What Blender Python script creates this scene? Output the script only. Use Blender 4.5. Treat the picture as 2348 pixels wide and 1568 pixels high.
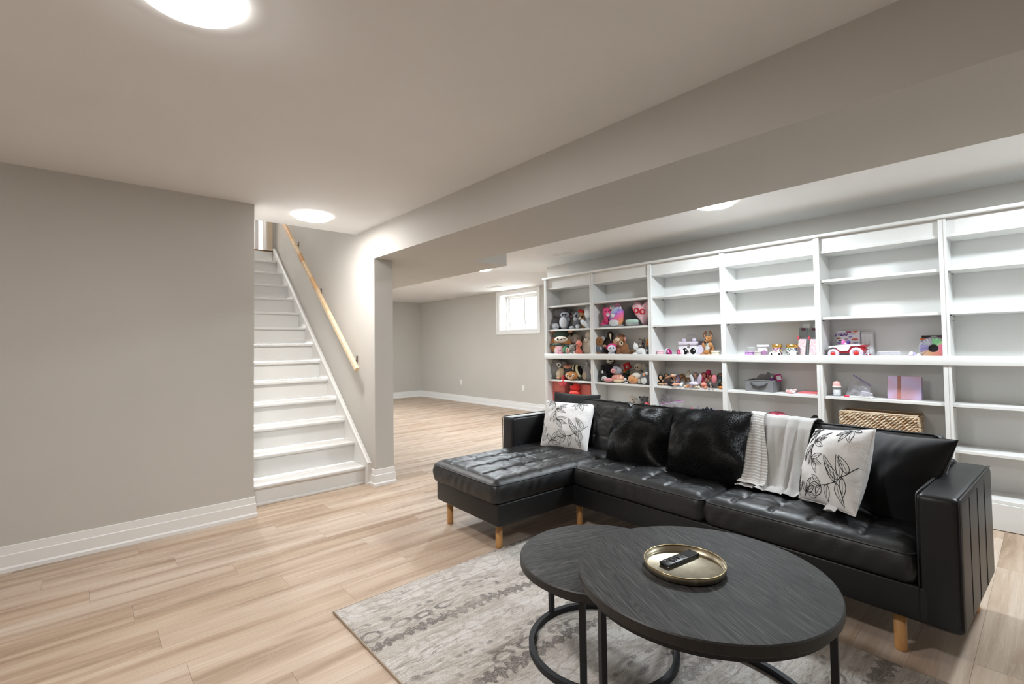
import bpy, bmesh, math, random
import numpy as np
from mathutils import Matrix, Vector, noise

# ------------------------------------------------------------------ scene, camera, world, exposure
for o in list(bpy.data.objects):
    bpy.data.objects.remove(o)
SC = bpy.context.scene
COL = SC.collection
PI = math.pi

FPX, CXP, CYP = 1098.2, 1174.0, 758.8            # focal length and principal point of the photograph
YAW, PITCH, ROLL, EYE = math.radians(41.6), math.radians(1.6964), math.radians(-.78147), 1.30
CAM_F = np.array([math.cos(PITCH) * math.sin(YAW), math.cos(PITCH) * math.cos(YAW), math.sin(PITCH)])
_r = np.array([math.cos(YAW), -math.sin(YAW), 0.])
_u = np.cross(_r, CAM_F)
CAM_R = _r * math.cos(ROLL) + _u * math.sin(ROLL)
CAM_U = -_r * math.sin(ROLL) + _u * math.cos(ROLL)
CAM_P = np.array([0., 0., EYE])

cam_data = bpy.data.cameras.new('camera')
cam_data.sensor_width = 36.
cam_data.sensor_fit = 'HORIZONTAL'
cam_data.lens = FPX / 2348. * 36.
cam_data.shift_y = -(784. - CYP) / 2348.
cam_data.clip_start = .02
cam = bpy.data.objects.new('camera', cam_data)
COL.objects.link(cam)
cam.matrix_world = Matrix(((CAM_R[0], CAM_U[0], -CAM_F[0], 0), (CAM_R[1], CAM_U[1], -CAM_F[1], 0),
                           (CAM_R[2], CAM_U[2], -CAM_F[2], EYE), (0, 0, 0, 1)))
SC.camera = cam

SC.view_settings.view_transform = 'Standard'
SC.view_settings.look = 'None'
SC.view_settings.gamma = 1.
SC.view_settings.use_curve_mapping = False
SC.view_settings.exposure = 2.08

world = bpy.data.worlds.new('overcast_sky')
SC.world = world
world.use_nodes = True
bg = world.node_tree.nodes['Background']
bg.inputs[0].default_value = (.93, .97, 1., 1)
bg.inputs[1].default_value = 30.0
LAMP_STRENGTH = 46.0                              # radiance of the round ceiling lamps
LAMP_COLOUR = (1., .99, .985)
LAMP_COOL = (.86, .945, 1.)
COOL_GAIN = 1.3                                  # the lamps over the bookcase are brighter


def ray(x, y):
    return CAM_F + (x - CXP) / FPX * CAM_R + (CYP - y) / FPX * CAM_U


def onx(x, y, X):
    d = ray(x, y)
    return CAM_P + d * (X / d[0])


def ony(x, y, Y):
    d = ray(x, y)
    return CAM_P + d * (Y / d[1])


def onz(x, y, Z):
    d = ray(x, y)
    return CAM_P + d * ((Z - EYE) / d[2])


def pxscale(p):
    return float((np.array(p) - CAM_P) @ CAM_F) / FPX


def pj(p):
    q = np.array(p, float) - CAM_P
    z = q @ CAM_F
    return CXP + FPX * (q @ CAM_R) / z, CYP - FPX * (q @ CAM_U) / z


# ------------------------------------------------------------------ materials
def lin(c):
    if isinstance(c, str):
        c = c.lstrip('#')
        c = [int(c[i:i + 2], 16) / 255. for i in (0, 2, 4)]
    return tuple(v / 12.92 if v <= .04045 else ((v + .055) / 1.055) ** 2.4 for v in c)


class NT:
    """small helper to write node trees"""

    def __init__(self, m):
        self.t = m.node_tree
        self.b = self.t.nodes['Principled BSDF']

    def n(self, kind, **kw):
        nd = self.t.nodes.new(kind)
        for k, v in kw.items():
            if k.startswith('i_'):
                nd.inputs[k[2:].replace('_', ' ')].default_value = v
            else:
                setattr(nd, k, v)
        return nd

    def l(self, a, b):
        self.t.links.new(a, b)

    def math(self, op, a, b=None, c=None, clamp=False):
        nd = self.t.nodes.new('ShaderNodeMath')
        nd.operation = op
        nd.use_clamp = clamp
        for i, v in enumerate((a, b, c)):
            if v is None:
                continue
            if isinstance(v, (int, float)):
                nd.inputs[i].default_value = v
            else:
                self.l(v, nd.inputs[i])
        return nd.outputs[0]

    def ramp(self, fac, stops, interp='LINEAR'):
        nd = self.t.nodes.new('ShaderNodeValToRGB')
        cr = nd.color_ramp
        cr.interpolation = interp
        while len(cr.elements) < len(stops):
            cr.elements.new(.5)
        for e, (p, c) in zip(cr.elements, stops):
            e.position = p
            if isinstance(c, (int, float)):
                c = (c, c, c)
            else:
                c = lin(c)
            e.color = (*c, 1)
        self.l(fac, nd.inputs[0])
        return nd.outputs[0]

    def mix(self, fac, a, b, blend='MIX'):
        nd = self.t.nodes.new('ShaderNodeMix')
        nd.data_type = 'RGBA'
        nd.blend_type = blend
        ins = (nd.inputs[0], nd.inputs[6], nd.inputs[7])
        for s, v in zip(ins, (fac, a, b)):
            if isinstance(v, (int, float)):
                s.default_value = v
            elif isinstance(v, (tuple, str)):
                s.default_value = (*lin(v), 1)
            else:
                self.l(v, s)
        return nd.outputs[2]

    def coords(self, kind='Object', scale=(1, 1, 1), rot=(0, 0, 0), loc=(0, 0, 0)):
        tc = self.t.nodes.new('ShaderNodeTexCoord')
        mp = self.t.nodes.new('ShaderNodeMapping')
        mp.inputs['Scale'].default_value = scale
        mp.inputs['Rotation'].default_value = rot
        mp.inputs['Location'].default_value = loc
        self.l(tc.outputs[kind], mp.inputs[0])
        return mp.outputs[0]

    def noise(self, vec, scale, detail=2., rough=.5, dist=0.):
        nd = self.n('ShaderNodeTexNoise', i_Scale=scale, i_Detail=detail, i_Roughness=rough, i_Distortion=dist)
        if vec is not None:
            self.l(vec, nd.inputs['Vector'])
        return nd.outputs[0]

    def bump(self, height, strength=.3, dist=.01):
        nd = self.n('ShaderNodeBump', i_Strength=strength, i_Distance=dist)
        self.l(height, nd.inputs['Height'])
        self.l(nd.outputs[0], self.b.inputs['Normal'])
        return nd


MATS = {}


def mat(name, colour='#808080', rough=.5, metal=0., bump=None, spec=None, sheen=0., coat=0., trans=0., ior=1.45,
        emit=0., alpha=1., vary=0.):
    """plain principled material with optional fine bump (scale, strength, distance) and slight tone variation"""
    if name in MATS:
        return MATS[name]
    m = bpy.data.materials.new(name)
    m.use_nodes = True
    t = NT(m)
    b = t.b
    b.inputs['Base Color'].default_value = (*lin(colour), 1)
    b.inputs['Roughness'].default_value = rough
    b.inputs['Metallic'].default_value = metal
    b.inputs['IOR'].default_value = ior
    if spec is not None:
        b.inputs['Specular IOR Level'].default_value = spec
    b.inputs['Sheen Weight'].default_value = sheen
    b.inputs['Coat Weight'].default_value = coat
    b.inputs['Transmission Weight'].default_value = trans
    b.inputs['Alpha'].default_value = alpha
    if emit:
        b.inputs['Emission Color'].default_value = (*lin(colour), 1)
        b.inputs['Emission Strength'].default_value = emit
    if vary:
        v = t.coords('Object')
        nz = t.noise(v, 9., 3.)
        c = lin(colour)
        lo = tuple(x * (1 - vary) for x in c)
        nd = t.n('ShaderNodeMix', data_type='RGBA')
        nd.inputs[6].default_value = (*lo, 1)
        nd.inputs[7].default_value = (*[min(1, x * (1 + vary)) for x in c], 1)
        t.l(nz, nd.inputs[0])
        t.l(nd.outputs[2], b.inputs['Base Color'])
    if bump:
        v = t.coords('Object')
        t.bump(t.noise(v, bump[0], 4., .6), bump[1], bump[2])
    MATS[name] = m
    return m


def plush(colour):
    c = colour.lstrip('#')
    return mat('plush_' + c, colour, .9, bump=(60., .5, .006), sheen=.25, vary=.12)


def flat(colour, rough=.45):
    return mat('print_%s_%d' % (colour.lstrip('#'), rough * 100), colour, rough)


# ------------------------------------------------------------------ mesh building
class MB:
    """collects shapes and links them as ONE mesh object"""

    def __init__(self):
        self.v, self.f, self.s, self.mi = [], [], [], []
        self.cur = 0

    def add(self, verts, faces, smooth=False):
        o = len(self.v)
        self.v.extend([tuple(map(float, p)) for p in verts])
        for f in faces:
            self.f.append(tuple(i + o for i in f))
            self.s.append(smooth)
            self.mi.append(self.cur)
        return self

    def box(self, x0, x1, y0, y1, z0, z1):
        if x0 > x1: x0, x1 = x1, x0
        if y0 > y1: y0, y1 = y1, y0
        if z0 > z1: z0, z1 = z1, z0
        v = [(x0, y0, z0), (x1, y0, z0), (x1, y1, z0), (x0, y1, z0), (x0, y0, z1), (x1, y0, z1), (x1, y1, z1), (x0, y1, z1)]
        return self.add(v, [(0, 3, 2, 1), (4, 5, 6, 7), (0, 1, 5, 4), (1, 2, 6, 5), (2, 3, 7, 6), (3, 0, 4, 7)])

    def rbox(self, x0, x1, y0, y1, z0, z1, r=.005, seg=2):
        """box with rounded edges"""
        bm = bmesh.new()
        bmesh.ops.create_cube(bm, size=1.)
        for p in bm.verts:
            p.co = Vector((x0 + (p.co.x + .5) * (x1 - x0), y0 + (p.co.y + .5) * (y1 - y0), z0 + (p.co.z + .5) * (z1 - z0)))
        r = min(r, .49 * min(abs(x1 - x0), abs(y1 - y0), abs(z1 - z0)))
        bmesh.ops.bevel(bm, geom=list(bm.edges), offset=r, segments=seg, profile=.5, affect='EDGES')
        bmesh.ops.recalc_face_normals(bm, faces=bm.faces)
        bm.verts.index_update()
        self.add([p.co for p in bm.verts], [[p.index for p in f.verts] for f in bm.faces], seg > 1)
        bm.free()
        return self

    def prism(self, pts, axis, a, b, smooth=False):
        """closed 2-D outline extruded from a to b along axis; pts are the two other coordinates in order"""
        n = len(pts)

        def put(p, q):
            if axis == 0: return (q, p[0], p[1])
            if axis == 1: return (p[0], q, p[1])
            return (p[0], p[1], q)
        v = [put(p, a) for p in pts] + [put(p, b) for p in pts]
        f = [(i, (i + 1) % n, (i + 1) % n + n, i + n) for i in range(n)]
        f += [tuple(range(n - 1, -1, -1)), tuple(range(n, 2 * n))]
        return self.add(v, f, smooth)

    def tube(self, path, r, seg=8, closed=False, caps=True, square=False):
        P = [np.array(p, float) for p in path]
        n = len(P)
        rr = r if hasattr(r, '__len__') else [r] * n
        rings = []
        prev = None
        for i in range(n):
            if closed:
                d = P[(i + 1) % n] - P[i - 1]
            else:
                d = P[min(i + 1, n - 1)] - P[max(i - 1, 0)]
            L = np.linalg.norm(d)
            d = d / L if L > 1e-9 else np.array([0, 0, 1.])
            if prev is None:
                a = np.cross(d, [0, 0, 1.]) if abs(d[2]) < .9 else np.cross(d, [0, 1., 0])
            else:
                a = prev - d * (prev @ d)
            a = a / (np.linalg.norm(a) + 1e-12)
            prev = a
            b = np.cross(d, a)
            off = PI / 4 if square else 0
            k = 1.414 if square else 1
            sg = 4 if square else seg
            rings.append([P[i] + rr[i] * k * (a * math.cos(off + 2 * PI * j / sg) + b * math.sin(off + 2 * PI * j / sg)) for j in range(sg)])
        sg = len(rings[0])
        v = [p for rg in rings for p in rg]
        f = []
        for i in range(n if closed else n - 1):
            i2 = (i + 1) % n
            for j in range(sg):
                j2 = (j + 1) % sg
                f.append((i * sg + j, i * sg + j2, i2 * sg + j2, i2 * sg + j))
        if caps and not closed:
            f.append(tuple(range(sg - 1, -1, -1)))
            f.append(tuple((n - 1) * sg + j for j in range(sg)))
        return self.add(v, f, not square)

    def lathe(self, prof, c=(0, 0, 0), seg=32, smooth=True):
        """profile of (radius, height) turned about z through c"""
        v, f = [], []
        n = len(prof)
        for j in range(seg):
            a = 2 * PI * j / seg
            for r, h in prof:
                v.append((c[0] + r * math.cos(a), c[1] + r * math.sin(a), c[2] + h))
        for j in range(seg):
            j2 = (j + 1) % seg
            for i in range(n - 1):
                f.append((j * n + i, j2 * n + i, j2 * n + i + 1, j * n + i + 1))
        return self.add(v, f, smooth)

    def grid(self, P, smooth=True, closed_u=False):
        """P[i][j] array of points"""
        P = np.asarray(P)
        a, b = P.shape[:2]
        v = P.reshape(-1, 3)
        f = []
        for i in range(a if closed_u else a - 1):
            i2 = (i + 1) % a
            for j in range(b - 1):
                f.append((i * b + j, i2 * b + j, i2 * b + j + 1, i * b + j + 1))
        return self.add(v, f, smooth)

    def ball(self, c, r, seg=16, rings=10):
        rx, ry, rz = r if hasattr(r, '__len__') else (r, r, r)
        prof = [(math.sin(PI * i / rings), -math.cos(PI * i / rings)) for i in range(rings + 1)]
        v, f = [], []
        n = len(prof)
        for j in range(seg):
            a = 2 * PI * j / seg
            for q, h in prof:
                v.append((c[0] + rx * q * math.cos(a), c[1] + ry * q * math.sin(a), c[2] + rz * h))
        for j in range(seg):
            j2 = (j + 1) % seg
            for i in range(n - 1):
                f.append((j * n + i, j2 * n + i, j2 * n + i + 1, j * n + i + 1))
        return self.add(v, f, True)

    def xf(self, M):
        M = Matrix(M)
        self.v = [tuple(M @ Vector(p)) for p in self.v]
        return self

    def mesh(self, name):
        me = bpy.data.meshes.new(name)
        me.from_pydata(self.v, [], self.f)
        me.polygons.foreach_set('use_smooth', self.s)
        me.polygons.foreach_set('material_index', self.mi)
        me.validate()
        me.update()
        return me

    def build(self, name, material, parent=None, weld=False, fix=True):
        me = self.mesh(name)
        if weld or fix:
            bm = bmesh.new()
            bm.from_mesh(me)
            if weld:
                bmesh.ops.remove_doubles(bm, verts=bm.verts, dist=1e-5)
            if fix:
                bmesh.ops.recalc_face_normals(bm, faces=bm.faces)
            bm.to_mesh(me)
            bm.free()
        for m in (material if isinstance(material, (list, tuple)) else [material]):
            me.materials.append(m)
        return link(name, me, parent)


def link(name, data, parent=None):
    o = bpy.data.objects.new(name, data)
    COL.objects.link(o)
    if parent is not None:
        o.parent = parent
        o.matrix_parent_inverse = parent_world(parent).inverted()
    return o


def parent_world(p):
    m = p.matrix_basis.copy()
    if p.parent is not None:
        m = parent_world(p.parent) @ p.matrix_parent_inverse @ m
    return m


def tag(o, label=None, cat=None, group=None, kind=None):
    if label: o['label'] = label
    if cat: o['category'] = cat
    if group: o['group'] = group
    if kind: o['kind'] = kind
    return o


def thing(name, loc, label, cat, group=None, rotz=0.):
    o = bpy.data.objects.new(name, None)
    COL.objects.link(o)
    o.location = tuple(map(float, loc))
    o.rotation_euler = (0, 0, rotz)
    o.empty_display_size = .05
    return tag(o, label, cat, group)


def struct(name, mb, m, parent=None, **kw):
    o = mb.build(name, m, parent, **kw)
    if parent is None:
        o['kind'] = 'structure'
    return o


RND = random.Random(7)
# ------------------------------------------------------------------ the room shell
CEIL = 2.44
XS = 2.03            # plane of stair wall and beam face
YL = 4.15            # left wall
XW = 6.55            # window wall
YF = 11.0            # far end wall
XJ = 5.05            # wall behind the bookcase
YJ = 4.89            # its end
X0, Y0 = -1.7, -2.3  # walls behind the camera
SOF = 2.14           # underside of the soffit


def wall_paint(name, colour):
    m = bpy.data.materials.new(name)
    m.use_nodes = True
    t = NT(m)
    v = t.coords('Object')
    n1 = t.noise(v, 1.3, 2.)
    c = t.mix(n1, tuple(x * .975 for x in hex3(colour)), tuple(min(1, x * 1.02) for x in hex3(colour)))
    t.l(c, t.b.inputs['Base Color'])
    t.b.inputs['Roughness'].default_value = .75
    t.bump(t.noise(v, 260., 2.), .08, .002)
    return m


def hex3(c):
    c = c.lstrip('#')
    return tuple(int(c[i:i + 2], 16) / 255. for i in (0, 2, 4))


M_WALL = wall_paint('wall_paint_greige', '#cac6bf')
M_CEIL = wall_paint('ceiling_paint_white', '#efeeec')
M_TRIM = mat('trim_paint_white', '#f0efed', .38, bump=(40., .03, .002))
M_STAIR = mat('stair_paint_white', '#e5e4e1', .42, bump=(25., .06, .003))
M_SLAB = mat('subfloor_grey', '#8d867d', .9)
M_PLASTIC = mat('white_plastic', '#f2f1ee', .35)
M_SLOT = mat('dark_slot', '#2a2826', .7)

floor = struct('floor', MB().box(X0 - .2, XW + .1, Y0 - .2, YF + .1, -.2, -.006), M_SLAB)
cm = MB()
cm.box(X0, XS, Y0, 4.65, CEIL, CEIL + .28)
cm.box(XS, 2.22, Y0, 4.24, CEIL, CEIL + .28)
cm.box(2.22, XW + .1, Y0, YF, CEIL, CEIL + .28)
struct('ceiling', cm, M_CEIL)
# wall with the flat end beside the stairs, and the wall along the left of the flight
wl = MB()
wl.box(X0 - .2, .98, YL, YL + .14, 0, CEIL)
struct('wall_left', wl, M_WALL)
struct('wall_stair_left', MB().box(.86, .98, YL + .14, 7.9, 0, 5.2), M_WALL)
ws = MB()
ws.box(XS, 2.22, 4.24, YF, 0, CEIL)
ws.box(XS, 2.22, 4.65, 7.9, CEIL, 5.2)
struct('wall_stair', ws, M_WALL)
wu = MB()
wu.box(.98, XS, 4.5, 4.65, CEIL + .28, 5.2)
wu.box(.86, 2.22, 4.4, 10.2, 5.2, 5.3)
struct('wall_stairwell_upper', wu, M_CEIL)
sf = MB()
sf.box(XS, 2.865, Y0, 3.80, SOF, CEIL)
sf.prism([(XS, 3.80), (3.31, 3.80), (3.31, YF), (2.22, YF), (2.22, 4.24), (XS, 4.24)], 2, SOF, CEIL)
struct('wall_soffit', sf, M_WALL)
wb = MB().box(XJ, XJ + .15, Y0, YJ, 0, CEIL).box(XJ + .15, XW + .25, YJ - .15, YJ, 0, CEIL)
struct('wall_bookcase', wb, M_WALL)
# window wall with its opening
WY0, WY1, WZ0, WZ1 = 6.63, 7.78, 1.605, 2.36
ww = MB()
ww.box(XW, XW + .25, YJ, WY0, 0, CEIL).box(XW, XW + .25, WY1, YF, 0, CEIL)
ww.box(XW, XW + .25, WY0, WY1, 0, WZ0).box(XW, XW + .25, WY0, WY1, WZ1, CEIL + .28)
struct('wall_window', ww, M_WALL)
struct('wall_far', MB().box(2.03, XW + .25, YF, YF + .15, 0, CEIL), M_WALL)
struct('wall_back', MB().box(X0 - .2, XJ + .15, Y0 - .2, Y0, 0, CEIL), M_WALL)
struct('wall_front', MB().box(X0 - .2, X0, Y0 - .2, YL + .14, 0, CEIL), M_WALL)


# ------------------------------------------------------------------ floor planks
def plank_material():
    m = bpy.data.materials.new('vinyl_plank_light_oak')
    m.use_nodes = True
    t = NT(m)
    oi = t.n('ShaderNodeObjectInfo')
    ge = t.n('ShaderNodeNewGeometry')
    rnd = t.math('FRACT', t.math('ADD', oi.outputs['Random'], ge.outputs['Random Per Island']))
    tc = t.n('ShaderNodeTexCoord')
    sep = t.n('ShaderNodeSeparateXYZ')
    t.l(ge.outputs['Position'], sep.inputs[0])
    cmb = t.n('ShaderNodeCombineXYZ')
    t.l(t.math('MULTIPLY_ADD', rnd, 37., sep.outputs[0]), cmb.inputs[0])
    t.l(t.math('MULTIPLY_ADD', rnd, 11., sep.outputs[1]), cmb.inputs[1])
    t.l(t.math('MULTIPLY', rnd, 23.), cmb.inputs[2])

    def stretched(sx, sy, scale, detail, rough=.55, dist=0.):
        mp = t.n('ShaderNodeMapping')
        mp.inputs['Scale'].default_value = (sx, sy, 1)
        t.l(cmb.outputs[0], mp.inputs[0])
        return t.noise(mp.outputs[0], scale, detail, rough, dist)
    broad = stretched(.55, 7., 1.6, 3., .5, .6)      # cloudy streaks along the board
    grain = stretched(1.6, 60., 1.5, 4., .6, .3)     # fine grain
    cath = stretched(.9, 9., 2.2, 2., .45, 1.6)      # cathedral figure
    base = t.ramp(broad, [(.30, '#9b8672'), (.44, '#b9a492'), (.57, '#c8b6a5'), (.78, '#d3c6b8')])
    fig = t.math('PINGPONG', t.math('MULTIPLY', cath, 14.), 1.)
    figm = t.ramp(fig, [(0., 1.), (.18, .0), (1., 0.)])
    c1 = t.mix(t.math('MULTIPLY', figm, .22), base, '#e6dccf')
    c2 = t.mix(t.ramp(grain, [(.35, .34), (.6, 0.)]), c1, '#a48f79')
    tone = t.ramp(rnd, [(0., '#f3ece4'), (.5, '#faf6f1'), (1., '#ffffff')])
    c3 = t.mix(1., c2, tone, 'MULTIPLY')
    t.l(c3, t.b.inputs['Base Color'])
    t.b.inputs['Roughness'].default_value = .52
    t.b.inputs['Specular IOR Level'].default_value = .38
    t.bump(t.math('ADD', grain, t.math('MULTIPLY', figm, .3)), .10, .003)
    return m


M_PLANK = plank_material()
PW, PL = .182, 1.22


def plank_mb(mb, x0, x1, y0, y1):
    g, e = .0002, .0007
    a = [(x0 + g, y0 + g), (x1 - g, y0 + g), (x1 - g, y1 - g), (x0 + g, y1 - g)]
    b = [(x0 + e, y0 + e), (x1 - e, y0 + e), (x1 - e, y1 - e), (x0 + e, y1 - e)]
    v = [(*p, -.006) for p in a] + [(*p, -.0008) for p in a] + [(*p, 0.) for p in b]
    f = [(8, 9, 10, 11)] + [(i, (i + 1) % 4, (i + 1) % 4 + 4, i + 4) for i in range(4)]
    f += [(i + 4, (i + 1) % 4 + 4, (i + 1) % 4 + 8, i + 8) for i in range(4)]
    mb.add(v, f)


planks = []
rp = random.Random(3)
y = Y0
row = 0
while y < YF:
    x = X0 - PL + (row * .43 % 1) * PL + rp.uniform(-.12, .12)
    y1 = min(y + PW, YF)
    while x < XW:
        a, b = max(x, X0), min(x + PL, XW)
        if b - a > .02:
            if y > YL + .2 and a < 2.1:
                a = 2.1
            if y1 > YL + .14 and b < 2.1 and y > YL + .2:
                pass
            elif b - a > .02:
                planks.append((a, b, y, y1))
        x += PL
    y += PW
    row += 1


def plank_area(p):
    a, b, c, d = p
    pts = []
    for q in ((a, c), (b, c), (b, d), (a, d), ((a + b) / 2, (c + d) / 2)):
        if (np.array([q[0], q[1], 0]) - CAM_P) @ CAM_F < .25:
            continue
        u, v = pj((q[0], q[1], 0))
        pts.append((u, v))
    if len(pts) < 5:
        return 0.
    if not any(-60 < u < 2408 and 700 < v < 1628 for u, v in pts):
        return 0.
    s = 0
    for i in range(4):
        s += pts[i][0] * pts[(i + 1) % 4][1] - pts[(i + 1) % 4][0] * pts[i][1]
    return abs(s) / 2


order = sorted(planks, key=plank_area, reverse=True)
near = [p for p in order[:290] if plank_area(p) > 60.]
rest = [p for p in planks if p not in set(near)]
shared = {}
for p in near:
    L, W = round(p[1] - p[0], 4), round(p[3] - p[2], 4)
    if (L, W) not in shared:
        mb = MB()
        plank_mb(mb, -L / 2, L / 2, -W / 2, W / 2)
        me = mb.mesh('plank')
        me.materials.append(M_PLANK)
        shared[(L, W)] = me
    o = link('plank', shared[(L, W)], floor)
    o.location = ((p[0] + p[1]) / 2, (p[2] + p[3]) / 2, 0)
mb = MB()
for p in rest:
    plank_mb(mb, *p)
o = mb.build('plank_field', M_PLANK, floor, fix=False)
o['kind'] = 'stuff'


# ------------------------------------------------------------------ baseboards (profile: offset from wall, height)
BB = [(0, 0), (.021, 0), (.021, .022), (.016, .030), (.0135, .032), (.0135, .098), (.011, .102), (.0085, .103), (.006, .150), (0, .153)]


def bb_run(name, path, closed=False):
    """baseboard along a floor polyline; room lies to the right of the walking direction"""
    P = [np.array(p, float) for p in path]
    n = len(P)
    rings = []
    for i in range(n):
        d0 = P[i] - P[i - 1] if i > 0 else P[1] - P[0]
        d1 = P[i + 1] - P[i] if i < n - 1 else P[-1] - P[-2]
        d0, d1 = d0 / np.linalg.norm(d0), d1 / np.linalg.norm(d1)
        n0, n1 = np.array([d0[1], -d0[0]]), np.array([d1[1], -d1[0]])
        m = n0 + n1
        m = m / (m @ n0)
        rings.append([(P[i][0] + m[0] * o_, P[i][1] + m[1] * o_, h) for o_, h in BB])
    k = len(BB)
    v = [p for r_ in rings for p in r_]
    f = []
    for i in range(n - 1):
        for j in range(k):
            f.append((i * k + j, i * k + (j + 1) % k, (i + 1) * k + (j + 1) % k, (i + 1) * k + j))
    f.append(tuple(range(k - 1, -1, -1)))
    f.append(tuple((n - 1) * k + j for j in range(k)))
    return struct(name, MB().add(v, f), M_TRIM)


bb_run('baseboard_left', [(X0, YL), (.982, YL), (.982, YL + .175)])
bb_run('baseboard_column', [(XS, 4.335), (XS, 4.24), (2.22, 4.24), (2.22, YF), (XW, YF), (XW, YJ), (XJ, YJ)])
bb_run('baseboard_back', [(XJ, Y0), (X0, Y0), (X0, YL)])

# ------------------------------------------------------------------ staircase
RUN, RISE, Z1, YN = .2365, .1965, .170, 4.372      # tread run, riser, first tread height, first nosing
NST = 13
XA, XBB = .982, 1.992
stairs = thing('staircase', (1.5, 4.39, 0), 'white painted wooden staircase rising between the two taupe walls', 'staircase')
for i in range(NST):
    zt = Z1 + RISE * i
    yn = YN + RUN * i
    MB().rbox(XA, XBB, yn, yn + RUN + .035, zt - .027, zt, .007, 3).build('tread', M_STAIR, stairs)
    MB().rbox(XA, XBB, yn + .026, yn + .044, zt - RISE + (.004 if i else .03), zt - .027, .001, 1).build('riser', M_STAIR, stairs)
zt = Z1 + RISE * NST
yn = YN + RUN * NST
MB().rbox(XA, XBB, yn + .026, yn + .044, zt - RISE, zt - .03, .001, 1).build('riser', M_STAIR, stairs)
# skirt board on the wall side with its cap moulding
sl = RISE / RUN
yb, zb_ = 4.318, .205


def cap_z(yy):
    return zb_ + (yy - yb) * (2.685 - .205) / (7.34 - 4.318)


pts = [(yb, 0.), (yb, zb_), (7.40, cap_z(7.40)), (7.40, cap_z(7.40) - .62), (4.62, 0.)]
MB().prism(pts, 0, XBB, XS - .001).build('skirt_board', M_STAIR, stairs)
MB().prism([(XBB - .004, 0), (XS - .001, 0), (XS - .001, .02), (XBB - .004, .02)], 1, yb - .012, yb + .02).build('plinth_block', M_TRIM, stairs)
prof = [(-.022, -.002), (.002, -.002), (.002, .018), (-.004, .024), (-.012, .018), (-.020, .014)]
d = np.array([7.38 - yb, cap_z(7.38) - zb_])
nrm = np.array([-d[1], d[0]]) / np.linalg.norm(d)
cmv = []
for (yy, zz) in ((yb - .008, cap_z(yb - .008)), (7.38, cap_z(7.38))):
    for a, h in prof:
        cmv.append((XBB + .012 + a, yy + nrm[0] * h, zz + nrm[1] * h))
k = len(prof)
MB().add(cmv, [(j, (j + 1) % k, (j + 1) % k + k, j + k) for j in range(k)] + [tuple(range(k - 1, -1, -1)), tuple(range(k, 2 * k))]).build('cap_moulding', M_STAIR, stairs)
MB().rbox(XA, XBB, YN + .012, YN + .027, 0, .028, .004, 2).build('shoe_moulding', M_STAIR, stairs)

# upper landing and the hall beyond the door
ZL = Z1 + RISE * NST + RISE * 0 + .0
ZL = 2.72
struct('floor_upper_landing', MB().box(.98, XS, yn + .046, 10.1, ZL - .018, ZL), mat('upper_floor_oak', '#9a7a5c', .5))
struct('wall_landing_edge', MB().box(.98, XS, yn + .046, 10.1, ZL - .25, ZL - .018), M_WALL)
du = MB()
DY = 7.42
du.box(.86, 1.02, DY, DY + .12, ZL, 5.2).box(1.93, 2.22, DY, DY + .12, ZL, 5.2).box(1.02, 1.93, DY, DY + .12, ZL + 2.05, 5.2)
struct('wall_landing', du, M_WALL)
hw = MB().box(.86, 2.22, 10.1, 10.2, ZL, 5.2).box(.86, .98, 7.9, 10.1, ZL, 5.2).box(2.1, 2.22, 7.9, 10.1, ZL, 5.2)
struct('wall_hall', hw, mat('hall_paint', '#efeeec', .7))
tj = MB().rbox(1.895, 1.93, DY - .012, DY + .13, ZL, ZL + 2.05, .002, 1).rbox(1.02, 1.05, DY - .012, DY + .13, ZL, ZL + 2.05, .002, 1)
tj.rbox(1.05, 1.895, DY - .012, DY + .13, ZL + 2.02, ZL + 2.05, .002, 1)
struct('trim_1', tj, M_TRIM)
tc_ = MB().rbox(1.915, 1.99, DY - .016, DY, ZL, ZL + 2.12, .003, 1)
struct('trim_2', tc_, mat('bare_wood_casing', '#d6c3ac', .6, bump=(30, .1, .004)))
dr = struct('door_1', MB().rbox(1.80, 1.845, DY + .16, DY + .92, ZL + .01, ZL + 2.02, .003, 1), mat('door_white', '#e6e7ea', .4))
MB().rbox(1.793, 1.80, DY + .26, DY + .82, ZL + .2, ZL + .95, .004, 1).build('panel', MATS['door_white'], dr)
MB().rbox(1.793, 1.80, DY + .26, DY + .82, ZL + 1.1, ZL + 1.9, .004, 1).build('panel', MATS['door_white'], dr)

# ------------------------------------------------------------------ handrail


def wood_material(name, lo, hi, along=0, scale=1., rough=.5):
    m = bpy.data.materials.new(name)
    m.use_nodes = True
    t = NT(m)
    s = [22., 22., 22.]
    s[along] = 1.4
    v = t.coords('Object', scale=s)
    n1 = t.noise(v, 2.2 * scale, 4., .6, .6)
    oi = t.n('ShaderNodeObjectInfo')
    c = t.ramp(n1, [(.3, lo), (.7, hi)])
    t.l(c, t.b.inputs['Base Color'])
    t.b.inputs['Roughness'].default_value = rough
    t.bump(n1, .12, .003)
    return m


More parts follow.
